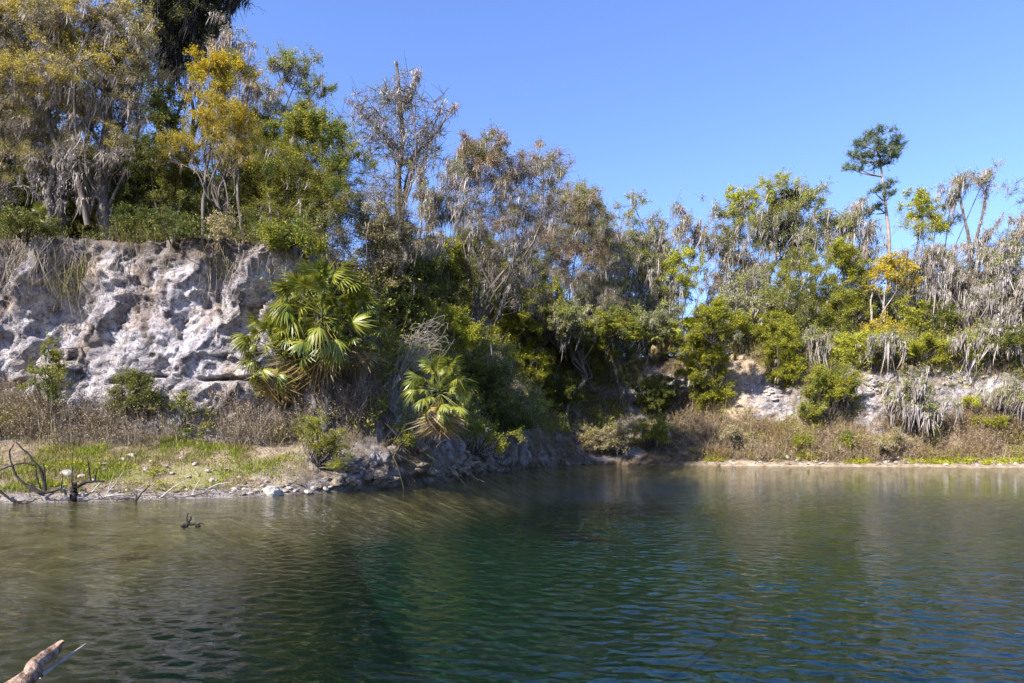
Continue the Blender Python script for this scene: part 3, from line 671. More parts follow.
tree('golden_oak', 'oak with bright golden leaf clusters over grey moss above the bare cliff', oak, 212, 28.6, 'yellow',
     [(210, 75, 26, 22), (238, 70, 18, 18), (222, 118, 34, 24), (190, 150, 30, 17), (240, 155, 30, 24), (212, 135, 30, 22), (172, 158, 22, 14), (250, 140, 20, 18)], .15,
     forks=[(.09, (203, 238), (204, 200), (208, 160), (220, 110)), (.08, (243, 236), (238, 195), (240, 160)), (.07, (222, 238), (228, 200), (214, 150))])
tree('mossy_snag', 'grey moss hung snag with almost no leaves behind the golden oak', 'dead tree', 232, 30.5, 'mossy',
     [(225, 45, 32, 22), (250, 100, 28, 35), (215, 100, 30, 30)], .14)
tree('open_crowned_tree', 'thin tree with a flat light green top behind the olive cedar', 'tree', 285, 33, 'cedar',
     [(300, 75, 34, 14), (318, 90, 20, 14), (280, 66, 20, 14), (272, 105, 22, 20), (295, 120, 25, 25)], .16, leaf='greygreen', fill=.45, ms=.7)
tree('cedar_tree', 'large dense olive green cedar at the cliff top above the palms', 'cedar', 312, 29, 'cedar',
     [(308, 135, 38, 27), (288, 180, 36, 34), (340, 165, 33, 32), (325, 205, 46, 32), (280, 222, 34, 24), (300, 175, 40, 40)], .2)
tree('dark_cedar', 'dark green pointed tree close behind the olive cedar', 'cedar', 270, 31.5, 'evergreen',
     [(262, 150, 24, 40), (268, 205, 30, 35)], .16)
tree('bare_tree', 'tall nearly leafless grey tree with open spreading limbs against the sky', 'bare tree', 398, 33.5, 'bare',
     [(400, 88, 26, 32), (372, 118, 32, 38), (425, 130, 28, 32), (400, 150, 42, 34), (440, 112, 14, 26)], .24, ms=.8, ml=.5, fill=.85,
     forks=[(.17, (400, 240), (398, 190), (402, 140), (396, 62)), (.07, (400, 150), (375, 125), (348, 100)), (.08, (402, 165), (430, 140), (455, 105)), (.05, (398, 115), (412, 90), (418, 70))])
tree('scrub_oak', 'low brown twiggy scrub oak spreading over the cliff edge beneath the bare tree', oak, 380, 29.4, 'dry',
     [(362, 220, 46, 26), (400, 232, 40, 26), (345, 245, 36, 18), (385, 195, 36, 22), (310, 246, 34, 14, -.4), (345, 262, 30, 14, -.6), (275, 240, 26, 12, -.3)], .14)
tree('mossy_oak', 'small oak thick with hanging grey moss beside the bare tree', oak, 408, 33, 'mossy',
     [(438, 210, 26, 30), (422, 180, 24, 26), (455, 185, 20, 30), (440, 250, 24, 22)], .16, leaf='greygreen', lv=5)
# ---- the headland and the back of the cove
tree('russet_oak', 'tall reddish brown oak with long hanging moss, first right of the bare tree', oak, 468, 42, 'russet',
     [(488, 160, 32, 26), (468, 185, 22, 30), (540, 172, 28, 28), (512, 200, 42, 32), (480, 225, 30, 26), (545, 215, 24, 28), (528, 245, 36, 24), (500, 262, 40, 22), (535, 285, 34, 24)], .32)
tree('russet_oak', 'rounded russet oak leaning toward the sky gap with moss beneath', oak, 562, 57, 'russet',
     [(578, 212, 30, 25), (555, 250, 36, 26), (600, 262, 22, 30), (590, 235, 30, 26), (565, 285, 34, 22), (600, 300, 26, 22)], .28)
tree('oak', 'grey green oak with small round tufted top at the back of the cove', oak, 634, 64, 'fargreen',
     [(634, 201, 17, 11), (632, 235, 27, 22), (620, 265, 25, 25), (648, 262, 24, 28), (630, 295, 32, 24), (655, 300, 22, 18)], .26)
tree('mossy_oak', 'thin grey mossy oak beside the pale green sapling at the sky gap', oak, 668, 65, 'farmossy',
     [(662, 238, 18, 24), (684, 222, 18, 20), (655, 270, 20, 24), (700, 235, 14, 28), (662, 300, 20, 16)], .2)
tree('sapling', 'small bright lime green tree below the grey mossy crowns', 'tree', 684, 62, 'farlime',
     [(682, 266, 20, 15), (690, 284, 16, 12), (672, 280, 12, 12)], .12)
tree('bare_tree', 'thin leafless stems standing in the bright sky gap', 'bare tree', 716, 64, 'farbare',
     [(712, 225, 16, 30), (722, 260, 12, 25), (704, 265, 10, 22)], .12)
tree('oak', 'tall spreading oak with light green top and dark moss, right of the sky gap', oak, 762, 64, 'fargreen',
     [(742, 206, 26, 20), (778, 192, 28, 14), (798, 208, 26, 20), (765, 228, 42, 22), (735, 245, 22, 24), (800, 240, 22, 20), (760, 262, 30, 20)], .34, ms=1.0, flower=.2, leaf2='lime')
tree('shaded_oak', 'oak hung with moss coloured dark grey for shade, between the spreading oak and the pine', oak, 788, 64.5, 'farmossy',
     [(785, 198, 24, 16), (778, 228, 28, 24), (800, 250, 20, 24)], .24, moss='moss_shade', leaf='dark', lv=4)
tree('oak', 'light green rounded oak just left of the tall pine', oak, 818, 62.5, 'fargreen',
     [(812, 200, 20, 17), (826, 228, 22, 24), (808, 240, 20, 24)], .22)
tree('mossy_oak', 'silvery oak smothered in moss at the foot of the pine', oak, 852, 62, 'farmossy',
     [(856, 214, 22, 18), (838, 235, 20, 24), (866, 245, 22, 26), (850, 270, 28, 20)], .24)
tree('yellow_tree', 'golden yellow tree on two pale stems below the tall pine', 'tree', 886, 59, 'fargold',
     [(890, 270, 22, 16), (876, 282, 16, 12), (902, 284, 14, 15)], .12, forks=[(.1, (872, 322), (871, 300), (876, 280)), (.1, (884, 322), (884, 300), (888, 275))])
tree('oak', 'pale lime topped oak between the pine and the bare moss laden oak', oak, 928, 62, 'farlime',
     [(922, 203, 22, 15), (938, 222, 20, 18), (915, 228, 16, 18)], .2)
tree('mossy_oak', 'oak with nearly bare upper limbs and a huge skirt of grey moss', oak, 968, 59.5, 'farmossy',
     [(960, 185, 22, 16), (986, 180, 18, 16), (945, 262, 34, 22), (972, 285, 38, 28), (925, 275, 28, 28), (960, 315, 34, 26), (985, 245, 22, 22), (905, 262, 16, 20)], .34,
     forks=[(.2, (975, 330), (972, 280), (968, 235), (958, 190)), (.16, (970, 262), (980, 225), (988, 185)), (.1, (975, 260), (990, 235), (1004, 212))], fill=.62)
tree('mossy_oak', 'heavily moss draped oak cut by the photo edge at far right', oak, 1024, 56, 'farmossy',
     [(1008, 262, 28, 24), (1030, 235, 28, 34), (1004, 300, 30, 26), (1034, 300, 36, 40), (996, 335, 30, 24), (1030, 360, 34, 26)], .34, fill=.62)
tree('bare_tree', 'airy grey treetop leaning into frame above the edge oak', 'bare tree', 1034, 60, 'farbare',
     [(1022, 190, 20, 16), (1044, 205, 24, 22)], .2)
tree('oak', 'soft grey green oak low in the middle of the far bank', oak, 750, 60, 'fargreen',
     [(748, 305, 32, 26), (722, 322, 26, 22), (778, 318, 26, 22), (752, 280, 24, 18)], .18)
tree('cedar_tree', 'bushy olive cedar in front of the spreading far oak', 'cedar', 800, 60, 'farolive',
     [(770, 330, 26, 18), (830, 325, 26, 18), (800, 270, 28, 24), (785, 305, 30, 26), (815, 310, 28, 24)], .2)
tree('cedar_tree', 'bright green bushy tree just left of the golden yellow tree', 'cedar', 842, 60, 'farbright',
     [(846, 262, 17, 22), (838, 295, 24, 22), (858, 305, 18, 18)], .18)
tree('cedar_tree', 'small dark evergreen tucked beneath the moss skirt', 'cedar', 932, 58, 'fardark',
     [(934, 325, 16, 22), (924, 348, 20, 20)], .14)
tree('cedar_tree', 'bright green conical tree in front of the small dark evergreen', 'cedar', 908, 58, 'farbright',
     [(908, 320, 13, 24), (906, 348, 18, 18)], .12)
tree('small_tree', 'low amber leaved tree under the golden yellow tree', 'tree', 890, 58, 'fargold',
     [(882, 328, 22, 8), (900, 330, 12, 9)], .1)
tree('oak', 'dusty green oak closing the low gap between the tufted oak and the sapling', oak, 648, 66, 'fargreen', [(645, 255, 26, 26), (670, 290, 26, 24), (640, 300, 24, 24)], .2)
tree('mossy_oak', 'slender moss veiled oak just left of the spreading far oak', oak, 728, 66, 'farmossy', [(728, 240, 18, 24), (720, 285, 22, 24), (742, 275, 18, 28)], .18)
tree('cedar_tree', 'dim green cedar low in the cove right of the rounded russet oak', 'cedar', 622, 60, 'fargreen', [(612, 305, 26, 22), (590, 320, 26, 20)], .16)
tree('mossy_oak', 'moss veiled oak between the rounded russet oak and the tufted oak', oak, 606, 62, 'farmossy', [(606, 225, 18, 22), (612, 262, 20, 24), (600, 285, 20, 20)], .18)
tree('small_tree', 'bushy little olive tree at the lip of the cove right above the grey rock patch', 'tree', 652, 62.5, 'farolive', [(648, 338, 24, 14), (668, 345, 22, 12), (625, 345, 22, 12), (600, 345, 20, 12)], .1)
# the tall pine: bare mast, layered tufts
def pine():
    Y = 68; x = (890 - CXP) / FPX * Y; b = np.array([x, Y, drop(x, Y) - .1])
    root = thing('tall_pine', 'tall lone pine standing well above every other tree on the far bank', 'pine tree', b)
    tk = MB(); cw = MB()
    tp = catmull([b, P(889, 245, Y), P(886, 210, Y), P(882, 175, Y), P(877, 136, Y)], 24)
    tubes(tk, tp[None], np.linspace(.23, .05, 24)[None], 9)
    tufts = [(877, 134, 17, 6), (862, 144, 12, 6), (893, 144, 14, 6), (852, 155, 9, 5), (868, 155, 16, 6), (890, 156, 17, 5), (900, 150, 8, 4), (857, 168, 13, 4), (880, 166, 12, 5), (876, 148, 14, 7),
             (884, 183, 13, 4), (873, 190, 9, 4), (889, 196, 8, 4), (878, 206, 8, 3.5), (869, 212, 7, 4), (848, 168, 6, 3)]
    for (px, py, rx, ry) in tufts:
        s = Y / FPX; c = P(px, py, Y + rng.normal() * 1.0); r = np.array([rx * s, rx * s * .9, ry * s])
        n = max(6, int(rx * ry * .17)); ctr = clump_pts(c, r, n, px, .1)
        i = int(np.argmin(np.abs(tp[:, 2] - (c[2] - .5)))); s0 = tp[i]
        lp = catmull([s0, (s0 + c) * .5 + np.array([0, 0, -.15]), c], 8); tubes(tk, lp[None], np.linspace(.09, .03, 8)[None], 5)
        B = np.linspace(0, 1, 4)[None, :, None] * (ctr[:, None] - lp[-2]) + lp[-2]; tubes(tk, B, np.full((n, 4), .02), 3)
        tw = twig_set(ctr, np.full(n, .5), 8, .3); tubes(tk, tw, np.full((len(tw), 4), .012), 3); leaf_fill(cw, tw, 14, .26, .07, .2, .14)
    tk.build('trunk', M['bark_pine'], root, smooth=True); cw.build('crown', M['pine'], root)
pine()
# woods standing behind, of a few kinds, copied
def copy_tree(o, parent=None):
    c = o.copy(); COL.objects.link(c)
    if parent is not None: c.parent = parent
    for ch in list(o.children): copy_tree(ch, c)
    return c
def woods(label, kind, spots, h, group):
    Y0 = 40; first = None
    for i, (px, Y, s) in enumerate(spots):
        x = (px - CXP) / FPX * Y
        if first is None:
            b = np.array([0, Y0, 10.0]); q = FPX / Y0; py = lambda z: HYP - (z - EYE) * q
            first = tree('woodland_tree', label, 'tree', 512, Y0, kind, [(512, py(10 + h * .82), 34, 32), (490, py(10 + h * .6), 38, 38), (538, py(10 + h * .55), 40, 40), (512, py(10 + h * .33), 46, 38)], .26, group, base=b)
            o = first
        else: o = copy_tree(first)
        o.location = (x, Y, drop(x, Y) - .1); o.rotation_euler = (0, 0, float(rng.uniform(0, 6.28))); o.scale = (s, s, s * float(rng.uniform(.9, 1.1)))
woods('dark evergreen standing back in the woods above the white cliff', 'evergreen',
      [(20, 35, 1.0), (-60, 36, 1.1), (80, 37, 1.0), (135, 36, .95), (190, 36.5, .8), (245, 38, .8), (300, 38, .78), (345, 39, .65), (395, 40, .6), (440, 42, .6)], 8.5, 'dark woods behind the cliff top')
woods('dull green tree standing back in the woods behind the far bank', 'fardark',
      [(470, 52, .95), (500, 58, .95), (530, 57, .95), (560, 60, .95), (590, 66, .9), (615, 68, .85), (645, 72, .85), (668, 76, .8), (752, 72, .9), (775, 74, 1.0), (805, 74, 1.0), (835, 74, 1.0), (872, 74, .9), (905, 70, .85), (930, 70, .85), (955, 70, .9), (982, 69, .9), (1010, 68, 1.0), (1045, 68, 1.0)], 8.5, 'woods behind the far bank')
woods('low grey green tree at the back of the far bank woods', 'fargreen',
      [(550, 63, .42), (572, 61.5, .40), (592, 62, .42), (612, 61.5, .40), (632, 62, .42), (655, 63, .36), (675, 63, .38), (700, 64, .36), (722, 63, .38), (745, 63, .38), (560, 63, .6), (590, 64, .65), (628, 66, .6), (690, 68, .5), (710, 68, .5), (545, 66, .7), (575, 61, .6), (612, 65, .6), (655, 66, .5), (740, 66, .55), (775, 68, .75), (800, 67, .7), (822, 68, .75), (850, 67, .7), (868, 67, .75), (905, 66, .75), (930, 66, .7), (950, 65, .75), (990, 63, .8)], 8.5, 'low trees behind the far bank')
# ------------------------------------------------------------------ sampling the terrain
A_ = V[:-1, :-1]; Bq = V[1:, :-1]; Cq = V[1:, 1:]; Dq = V[:-1, 1:]
CN = np.cross(Bq - A_, Dq - A_); CAREA = np.linalg.norm(CN, axis=-1); CNR = nrm(CN)
CNR = CNR * np.where(CNR[..., 2:3] < -.2, -1, 1)
CC = (A_ + Cq) * .5; CT = np.broadcast_to(ts[:-1], CAREA.shape)
LEFTC = leftness[:-1, :-1]; ROCKC = MASK[:-1, :-1, 0]; SEEN = (CC[..., 1] > 14) & (CC[..., 0] > -26) & (CC[..., 0] < 54)
def surf(n, weight):
    """n random points on the terrain, density following weight (per cell)"""
    w = (CAREA * weight * SEEN).ravel(); w = w / w.sum()
    k = rng.choice(len(w), n, p=w); i, j = np.unravel_index(k, CAREA.shape)
    a = rng.uniform(0, 1, (n, 1)); b = rng.uniform(0, 1, (n, 1))
    p = A_[i, j] * (1 - a) * (1 - b) + Bq[i, j] * a * (1 - b) + Cq[i, j] * a * b + Dq[i, j] * (1 - a) * b
    nn = CNR[i, j]; nn = np.where((nn * np.concatenate([-ud[i], np.full((n, 1), .3)], 1)).sum(1, keepdims=True) < 0, -nn, nn)
    return p, nn
def band(a, b, c, d): return sstep(a, b, CT) * (1 - sstep(c, d, CT))
CX_, CY_, CZ_ = CC[..., 0], CC[..., 1], CC[..., 2]
CHUTE = 1 - np.clip(blob(750, 380, 56, 2.2, 3.2) + blob(778, 404, 55, 1.4, 2.4) + blob(872, 394, 54, 1.3, 2.6), 0, 1)[:-1, :-1]
FAR = sstep(13, 19, CX_) * CHUTE; HEAD = (1 - LEFTC) * (1 - sstep(8, 14, CX_))
def ribbons(mb, Pn, Wd):
    m, K = Pn.shape[:2]; yaw = rng.uniform(0, 6.28, m); s = np.stack([np.cos(yaw), np.sin(yaw), 0 * yaw], -1)[:, None] * Wd[..., None] * .5
    v = np.stack([Pn - s, Pn + s], 2); idx = np.arange(m * K * 2).reshape(m, K, 2)
    mb.add(v, np.stack([idx[:, :-1, 0], idx[:, :-1, 1], idx[:, 1:, 1], idx[:, 1:, 0]], -1))
def stems(mb, S, Nn, per, H, width, spread, lean=.35, leafmb=None, lv=0, ls=.06, upn=.6, hang=False):
    n = len(S); S2 = np.repeat(S, per, 0) + rng.normal(size=(n * per, 3)) * spread * np.array([1, 1, .1]); m = n * per
    h = np.repeat(H * rng.uniform(.5, 1.2, n), per) * rng.uniform(.5, 1.15, m)
    d = nrm(np.repeat(Nn, per, 0) * lean + np.array([0, 0, -1. if hang else 1.]) + rng.normal(size=(m, 3)) * lean * .8)
    bend = rng.normal(size=(m, 3)) * .28 + np.array([0, 0, -.16])
    K = 4; pts = np.stack([S2 + (d * t + bend * t * t) * h[:, None] for t in np.linspace(0, 1, K)], 1)
    ribbons(mb, pts, width * rng.uniform(.6, 1.3, m)[:, None] * np.array([1., .8, .6, .2]))
    # side twigs
    C, D = along(pts, 2); k = len(C); e = nrm(D + rnd_dir(k) * .8); l = np.repeat(h, 2) * rng.uniform(.15, .4, k)
    tw = np.stack([C + e * (t * l)[:, None] + np.array([0, 0, -.15]) * (t * t * l)[:, None] for t in (0, .5, 1)], 1)
    ribbons(mb, tw, width * .55 * np.ones((k, 1)) * np.array([1., .8, .3]))
    if leafmb is not None and lv:
        leaf_fill(leafmb, np.concatenate([pts[:, 1:], tw]), lv, ls, ls * .7, upn)
# grass on the left bank
wt = LEFTC * band(5.0, 5.35, 6.8, 7.0) * (sstep(-.1, .25, fbm(CC * .7 + 4, 3)) * .95 + .05) * np.clip(1.15 - sstep(-10.5, -7, CX_), .15, 1)
p, nn = surf(36000, wt); mb = MB()
h = rng.uniform(.05, .20, len(p)) * (1 + .6 * fbm(p * .8, 2)); d = nrm(nn * .3 + np.array([0, 0, 1]) + rng.normal(size=p.shape) * .35)
pts = np.stack([p + d * (t * h)[:, None] + rng.normal(size=p.shape) * .02 * t for t in (0, .55, 1)], 1)
ribbons(mb, pts, np.full((len(p), 1), .024) * np.array([1, .8, .15]))
tag(mb.build('grass', M['grass']), kind='stuff')
p, nn = surf(380, LEFTC * band(4.9, 5.4, 6.4, 6.8) * sstep(.12, .35, fbm(CC * 1.1 + 14, 2))); mb = MB()   # broad leaved weeds
tw = twig_set(p + np.array([0, 0, .08]), np.full(len(p), .16), 4, .5); leaf_fill(mb, tw, 5, .06, .03)
tag(mb.build('low_weeds', M['bright']), kind='stuff')
# dry grey brush at the foot of the white face
mb = MB(); lf = MB()
p, nn = surf(1000, LEFTC * band(6.6, 6.95, 7.10, 7.3) * (.02 + sstep(.0, .3, fbm(CC * .8 + 8, 3))))
stems(mb, p, nn, 11, 1.4, .017, .22, .5, lf, 3, .05)
tag(mb.build('dry_brush', M['brush_grey']), kind='stuff')
tag(lf.build('brush_leaves', M['brush']), kind='stuff')
# tan brush of the far bank
mb = MB(); lf = MB(); lg = MB()
p, nn = surf(2600, FAR * band(4.95, 5.5, 6.8, 7.6) * (.08 + sstep(-.1, .3, fbm(CC * .6 + 2, 3))) * (1 - .9 * ROCKC * (CT > 5.9)))
stems(mb, p, nn, 9, 1.45, .026, .32, .6, lf, 2, .08)
p, nn = surf(1100, FAR * band(4.9, 5.2, 8.6, 9.6) * sstep(-.05, .3, fbm(CC * .4 + 28, 3)) * (1 - .8 * ROCKC))
stems(mb, p, nn, 6, .9, .024, .22, .4, lg, 3, .11)
tag(mb.build('tan_brush', M['brush']), kind='stuff'); tag(lf.build('dead_leaves', M['brush']), kind='stuff')
tag(lg.build('low_greenery', M['bright']), kind='stuff')
p, nn = surf(500, FAR * band(4.5, 4.8, 5.3, 5.6) * sstep(-.1, .3, fbm(CC * .5 + 55, 2))); mb = MB()
tw = twig_set(p + np.array([0, 0, .08]), np.full(len(p), .24), 6, .5); leaf_fill(mb, tw, 5, .10, .04)
tag(mb.build('shore_grass', M['lime']), kind='stuff')
p, nn = surf(1500, (LEFTC * band(3.98, 4.1, 5.2, 5.6) + .5 * FAR * band(3.98, 4.1, 4.8, 5.2)) * (.2 + sstep(-.1, .3, fbm(CC * .8 + 91, 2)))); mb = MB()
d = rnd_dir(len(p)); d[:, 2] = np.abs(d[:, 2]) * .25; L = rng.uniform(.15, .7, len(p))[:, None]
pts = np.stack([p + d * L * t + np.array([0, 0, .02]) + rng.normal(size=p.shape) * .02 for t in (0, .35, .7, 1)], 1)
tubes(mb, pts, np.full((len(p), 1), 1.) * np.array([.012, .010, .008, .004]), 4); tag(mb.build('twig_litter', M['bark_pale']), kind='stuff')
# undergrowth that covers the headland and the cove
mb = MB(); lf = MB()
cover = (.25 + sstep(-.3, .3, fbm(CC * .5 + 18, 3))) * (1 - .25 * sstep(2, 7, CX_) * (1 - sstep(8, 9, CT)))
p, nn = surf(1500, HEAD * band(6.3, 6.9, 10, 11) * (.05 + sstep(-.05, .25, fbm(CC * .8 + 18, 3))) * (1 - .7 * ROCKC))
stems(mb, p, nn, 5, 1.3, .022, .30, .9, lf, 5, .12)
tag(lf.build('undergrowth', M['olive']), kind='stuff')
p, nn = surf(2100, HEAD * band(5.0, 5.6, 9, 10) * cover)
stems(mb, p, nn, 6, 1.3, .018, .25, .5)
tag(mb.build('undergrowth_stems', M['brush_grey']), kind='stuff')
# vines, roots and moss that hang over the rims
mb = MB(); lf = MB()
rim = LEFTC * band(8.6, 8.95, 9.4, 9.7) * (.15 + sstep(.0, .3, fbm(CC * np.array([.45, .45, 0]) + 71, 2)))
p, nn = surf(750, rim); stems(mb, p, nn, 6, 1.7, .024, .22, .22, None, hang=True)
p, nn = surf(800, HEAD * band(5.4, 6, 9, 9.8)); stems(mb, p, nn, 6, 1.4, .02, .25, .5, None, hang=True)
tag(mb.build('hanging_roots', M['brush_grey']), kind='stuff')
p, nn = surf(300, LEFTC * band(9.0, 9.2, 10, 11) * (.05 + sstep(-.05, .3, fbm(CC * .9, 2)))); mb = MB()
stems(mb, p, nn, 5, 1.2, .018, .25, .7, lf, 6, .075)
tag(mb.build('rim_twigs', M['brush']), kind='stuff'); tag(lf.build('rim_leaves', M['dark']), kind='stuff')
mb = MB(); lf = MB(); l2 = MB(); sel = fbm(CC * .35 + 44, 3)
p, nn = surf(450, FAR * band(8.0, 8.9, 10, 11) * sstep(-.05, .12, sel)); stems(mb, p, nn, 5, 1.7, .03, .35, .8, lf, 5, .13)
p, nn = surf(380, FAR * band(7.8, 8.6, 10, 11) * sstep(-.05, .12, -sel)); stems(mb, p, nn, 5, 1.9, .03, .35, .8, l2, 6, .13)
p, nn = surf(700, FAR * band(7.2, 8., 10, 11)); stems(mb, p, nn, 8, 1.5, .028, .35, .8)
tag(l2.build('bank_top_bushes', M['bright']), kind='stuff')
tag(mb.build('bank_top_twigs', M['brush']), kind='stuff'); tag(lf.build('bank_top_leaves', M['greygreen']), kind='stuff')
# ------------------------------------------------------------------ shrubs
def shrub(label, px, py, kind, lobes, name='shrub', cat='shrub', group=None, out=.5, **ov):
    b, n_ = hit(px, py)
    if b is None: b = P(px, py, 55); n_ = np.array([0, -1, 0])
    Yv = b[1]
    q = dict(PRE[kind]); q.update(ov); q.setdefault('mw', .05)
    root = thing(name, label, cat, b, group); tk = MB(); cw = MB(); ms = MB(); c2 = MB()
    for lb in lobes:
        c, r = lobe_world(lb, Yv - out); c[1] -= 0
        n = max(6, int(FLM * q['fill'] * np.prod(r) / q['cr'] ** 3)); n = min(n, 320)
        ctr = clump_pts(c, r, n, px * .37 + lb[0], .1)
        K = 5; B = np.empty((n, K, 3)); dist = np.linalg.norm(ctr - b, axis=1); jit = rng.normal(size=(n, 3)) * .12 * dist[:, None]
        for k, t in enumerate(np.linspace(0, 1, K)):
            B[:, k] = b * (1 - t) + ctr * t + jit * math.sin(math.pi * t); B[:, k, 2] += dist * .1 * math.sin(math.pi * t)
        tubes(tk, B, np.full((n, 1), 1.) * np.linspace(.028, .010, K), 4)
        rad = q['cr'] * rng.uniform(.7, 1.35, n); tw = twig_set(ctr, rad, q['tw'])
        tubes(tk, tw, np.full((len(tw), 4), 1.) * np.array([.010, .008, .006, .003]), 3)
        if q['lv']: leaf_fill(cw, tw, max(1, int(q['lv'] * LVM)), q['ls'] * LSM, q['cr'] * .18)
        nm = int(n * q['ms'] * MSM)
        if nm:
            pool = np.concatenate([B[:, 2:].reshape(-1, 3), tw[:, 2]]); moss(ms, pool[rng.integers(0, len(pool), nm)], q['st'], q['ml'], q['cr'] * .24, q['mw'])
    tk.build('stems', M[q['bark']], root)
    if cw.v: cw.build('foliage', M[q['leaf']], root)
    if ms.v: ms.build('hanging_moss', M[q['moss']], root)['kind'] = 'stuff'
    return root
# at the foot of the white face
shrub('dark green round bush against the foot of the white cliff', 135, 420, 'evergreen', [(132, 392, 24, 18), (150, 400, 14, 12), (118, 402, 14, 12)], cr=.32, ls=.07)
shrub('dusky bush in the hollow at the cliff foot, a bright vine above it', 52, 415, 'evergreen', [(45, 378, 17, 18), (60, 390, 14, 14)], cr=.32, ls=.06, leaf='olive', lv=7)
shrub('bright green vine climbing out of the hollow in the white cliff', 52, 380, 'farbright', [(52, 355, 6, 14), (54, 372, 8, 8)], cr=.2, ls=.055, name='climbing_vine', cat='vine', out=.3)
for (a, b, rx, ry, lab) in ((18, 418, 26, 16, 'tangled grey brush clump at far left of the cliff foot'), (85, 415, 26, 20, 'grey brown brush clump between the two dark cliff foot bushes'), (185, 418, 26, 20, 'tall grey brush clump right of the round dark bush'), (225, 412, 20, 16, 'thin brown brush clump nearest the palms at the cliff foot')):
    shrub(lab, a, b + 14, 'dry', [(a, b - 6, rx, ry), (a + 14, b + 4, rx * .8, ry * .7)], leaf=('olive' if a in (18, 185) else 'brush'), lv=(2.4 if a in (18, 185) else 1.2), cr=.38, bark='bark', ms=0, name='dry_bush', cat='bush')
shrub('sunlit yellow green bush at the bank corner below the palms', 318, 468, 'farbright', [(312, 432, 17, 17), (328, 446, 20, 17), (338, 462, 13, 9)], ms=0, cr=.26, ls=.05, leaf='bright', lv=8)
shrub('shaded green bush under the headland palm', 412, 452, 'farbright', [(408, 436, 13, 14)], ms=0, cr=.28, ls=.06, leaf='olive')
b0, _ = hit(392, 392)
def poly_thing(name, label, cat, mat, parts, group=None, base=None, part='branch'):
    """bare wood: every polyline (distance, r0, r1, pixels) a limb of one thing"""
    root = None; mbs = MB()
    for i, (Yd, r0, r1, pts) in enumerate(parts):
        W = np.array([P(a, c, Yd + (e[0] if e else 0)) for a, c, *e in pts]); K = 4 * len(W)
        cpt = catmull(W, K); cpt[1:-1] += rng.normal(size=(K - 2, 3)) * max(r0, .01) * .25
        tubes(mbs, cpt[None], (np.linspace(r0, r1, K) * (1 + .12 * rng.normal(size=K)))[None], 7)
        if root is None: b = W[0].copy(); root = (b if base is None else np.array(base))
    o = mbs.build(name, M[mat], origin=root, smooth=True)
    return tag(o, label, cat, group)
if b0 is not None:
    yb = b0[1] - .4; parts = []
    for (ex, ey) in ((438, 312), (440, 330), (432, 322), (425, 318), (436, 345), (428, 350), (420, 335), (412, 325), (441, 362), (430, 366), (405, 330), (418, 345)):
        m = ((392 + ex) / 2 + rng.normal() * 4, (385 + ey) / 2 - 5 + rng.normal() * 4)
        parts.append((yb, .020, .004, [(392, 390), m, (ex, ey, -.4)]))
        for k in range(9):
            t = rng.uniform(.35, .9); sx = 392 + (ex - 392) * t; sy = 388 + (ey - 388) * t - 4
            parts.append((yb, .008, .003, [(sx, sy, -.2), (sx + 8 + rng.normal() * 4, sy - 4 + rng.normal() * 4, -.3), (sx + 16 + rng.normal() * 6, sy - 5 + rng.normal() * 7, -.4)]))
    poly_thing('bare_shrub', 'bleached leafless shrub fanning out beside the tallest palm', 'shrub', 'bark_pale', parts)
